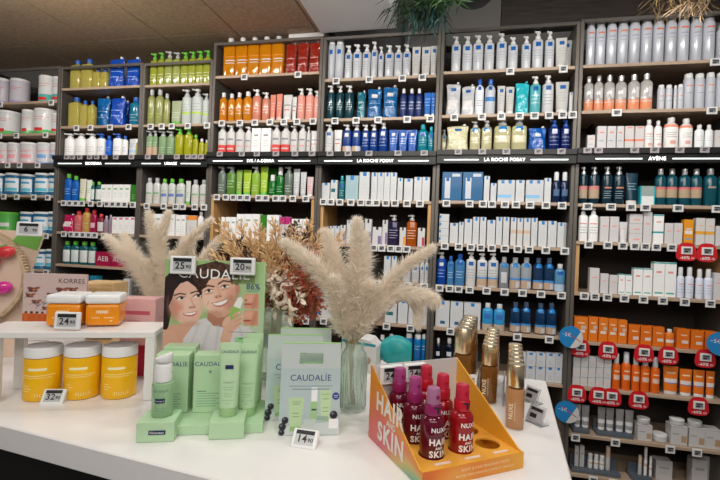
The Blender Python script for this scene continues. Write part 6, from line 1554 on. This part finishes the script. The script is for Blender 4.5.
for i, (kd, tip, mid, dY) in enumerate((
    ('oat', (224, 240), (262, 288), .0), ('oat', (214, 256), (258, 294), -.04), ('oat', (240, 226), (268, 280), .04), ('oat', (258, 228), (272, 278), .0), ('oat', (275, 224), (278, 278), -.05),
    ('oat', (292, 230), (284, 280), .05), ('oat', (308, 226), (290, 280), .0), ('oat', (324, 230), (296, 282), .04), ('oat', (340, 238), (300, 282), -.02), ('oat', (330, 250), (300, 290), -.05), ('oat', (268, 246), (274, 290), -.08),
    ('oat', (232, 246), (262, 290), -.06), ('oat', (250, 240), (268, 285), -.05), ('oat', (300, 240), (288, 286), -.07), ('oat', (222, 226), (258, 275), .03),
    ('rust', (300, 262), (288, 296), -.06), ('rust', (316, 272), (294, 300), -.03), ('rust', (326, 258), (298, 296), .0), ('rust', (250, 266), (268, 298), -.05), ('rust', (236, 262), (262, 296), .0), ('rust', (310, 290), (294, 312), -.08), ('rust', (284, 254), (280, 290), .02), ('rust', (332, 280), (300, 304), -.06), ('rust', (242, 284), (264, 306), -.02),
    ('rust', (294, 280), (286, 304), -.09), ('rust', (320, 300), (298, 315), -.06),
    ('pink', (268, 262), (274, 296), .02), ('pink', (300, 246), (288, 288), .04), ('pink', (228, 270), (260, 300), .02), ('pink', (312, 250), (290, 290), .0),
    ('white', (222, 284), (256, 288), -.06), ('white', (276, 312), (272, 272), -.12), ('white', (290, 318), (284, 278), -.12), ('white', (234, 270), (262, 286), -.09), ('white', (262, 276), (270, 288), -.10), ('white', (302, 302), (286, 276), -.12), ('white', (246, 296), (262, 290), -.1),
    ('dark', (237, 240), (264, 284), -.02), ('dark', (245, 250), (268, 288), -.07), ('dark', (298, 222), (284, 276), .02), ('dark', (310, 226), (290, 280), -.03), ('dark', (304, 234), (288, 282), -.06), ('dark', (287, 228), (282, 280), .04))):
    sprig(kd, [mid, tip], dY, 100+i)

# ------------------------------------------------------------------ greenery hanging over the shelves
m_leafg = mat('hanging_green', (.006, .020, .004), .6, noise=.4, scale=20); m_teal = mat('hanging_teal', (.006, .045, .04), .6, noise=.4, scale=20); m_straw = mat('hanging_straw', (.20, .13, .06), .75, noise=.3, scale=20)
def garland(name, label, lo, specs, seed):
    root = thing(name, label, 'hanging plant', lo)
    lo = Vector(lo)
    for i, (nm, mt, n, x0, x1, y0, y1, L, Wd, Yc) in enumerate(specs):
        rnd = random.Random(seed+i); V, F = [], []
        for _ in range(n):
            x = rnd.uniform(x0, x1); top = at(x+rnd.uniform(-8, 8), y0, Yc+rnd.uniform(-.12, .12))-lo; end = at(x+rnd.uniform(-14, 14)-6, rnd.uniform((y0+y1)/2, y1), Yc+rnd.uniform(-.15, .15))-lo
            p = top.lerp(end, rnd.random()); leaf(V, F, p, (end-top)+Vector((rnd.gauss(0, .05), rnd.gauss(0, .05), 0)), L*rnd.uniform(.6, 1.3), Wd*rnd.uniform(.7, 1.2), rnd, .4)
        me = bpy.data.meshes.new(nm); me.from_pydata([tuple(v) for v in V], [], F); me.materials.append(mt); me.update(); put(nm, me, root)
    return root
gy = 2.30
rail0, rail1 = at(392, -16, gy), at(760, -32, gy)
rl = MB().tube([rail0, rail1], .012, 8).build('hanging_rail', m_black); tag(rl, 'dark rail under the ceiling that carries the greenery', 'rail')
rods = MB()
for t in (.02, .98):
    p = rail0.lerp(rail1, t); MB().tube([p-Vector(rl.location)+Vector((0, 0, .01)), Vector((p.x, p.y, EYE+2.299))], .004, 6).build('hanger_rod', m_black, rl)
a0 = at(425, -4, gy)
garland('hanging_greenery', 'tuft of long green leaves hanging from above the shelves', tuple(a0), [
    ('green_leaves', m_leafg, 560, 402, 438, -8, 18, .11, .006, gy), ('bright_leaves', mat('hanging_bright', (.012, .05, .006), .5), 200, 432, 456, -8, 3, .10, .008, gy-.05), ('teal_leaves', m_teal, 420, 418, 446, 0, 34, .06, .007, gy)], 71)
a1 = at(690, -8, gy)
garland('hanging_straw', 'dry straw coloured twigs hanging above the tall silver cans', tuple(a1), [
    ('straw_twigs', m_straw, 160, 655, 712, -8, 12, .10, .005, gy-.1), ('pale_twigs', mat('hanging_pale', (.42, .30, .20), .8), 60, 685, 708, -4, 18, .09, .006, gy-.12)], 81)
b = MB(); q = at(474, -7, gy+.25)
b.lathe([(.02, -.06), (.08, -.05), (.11, -.02), (.115, .03), (.105, .03)], 28); o = b.build('hanging_pot', mat('pot_dark', (.012, .011, .011), .6)); o.location = (q.x, q.y, q.z-.005); tag(o, 'dark round pot hanging next to the green tuft', 'pot')
MB().tube([(0, 0, -.05), (0, 0, EYE+2.299-o.location.z)], .004, 6).build('hanger_rod', m_black, o)
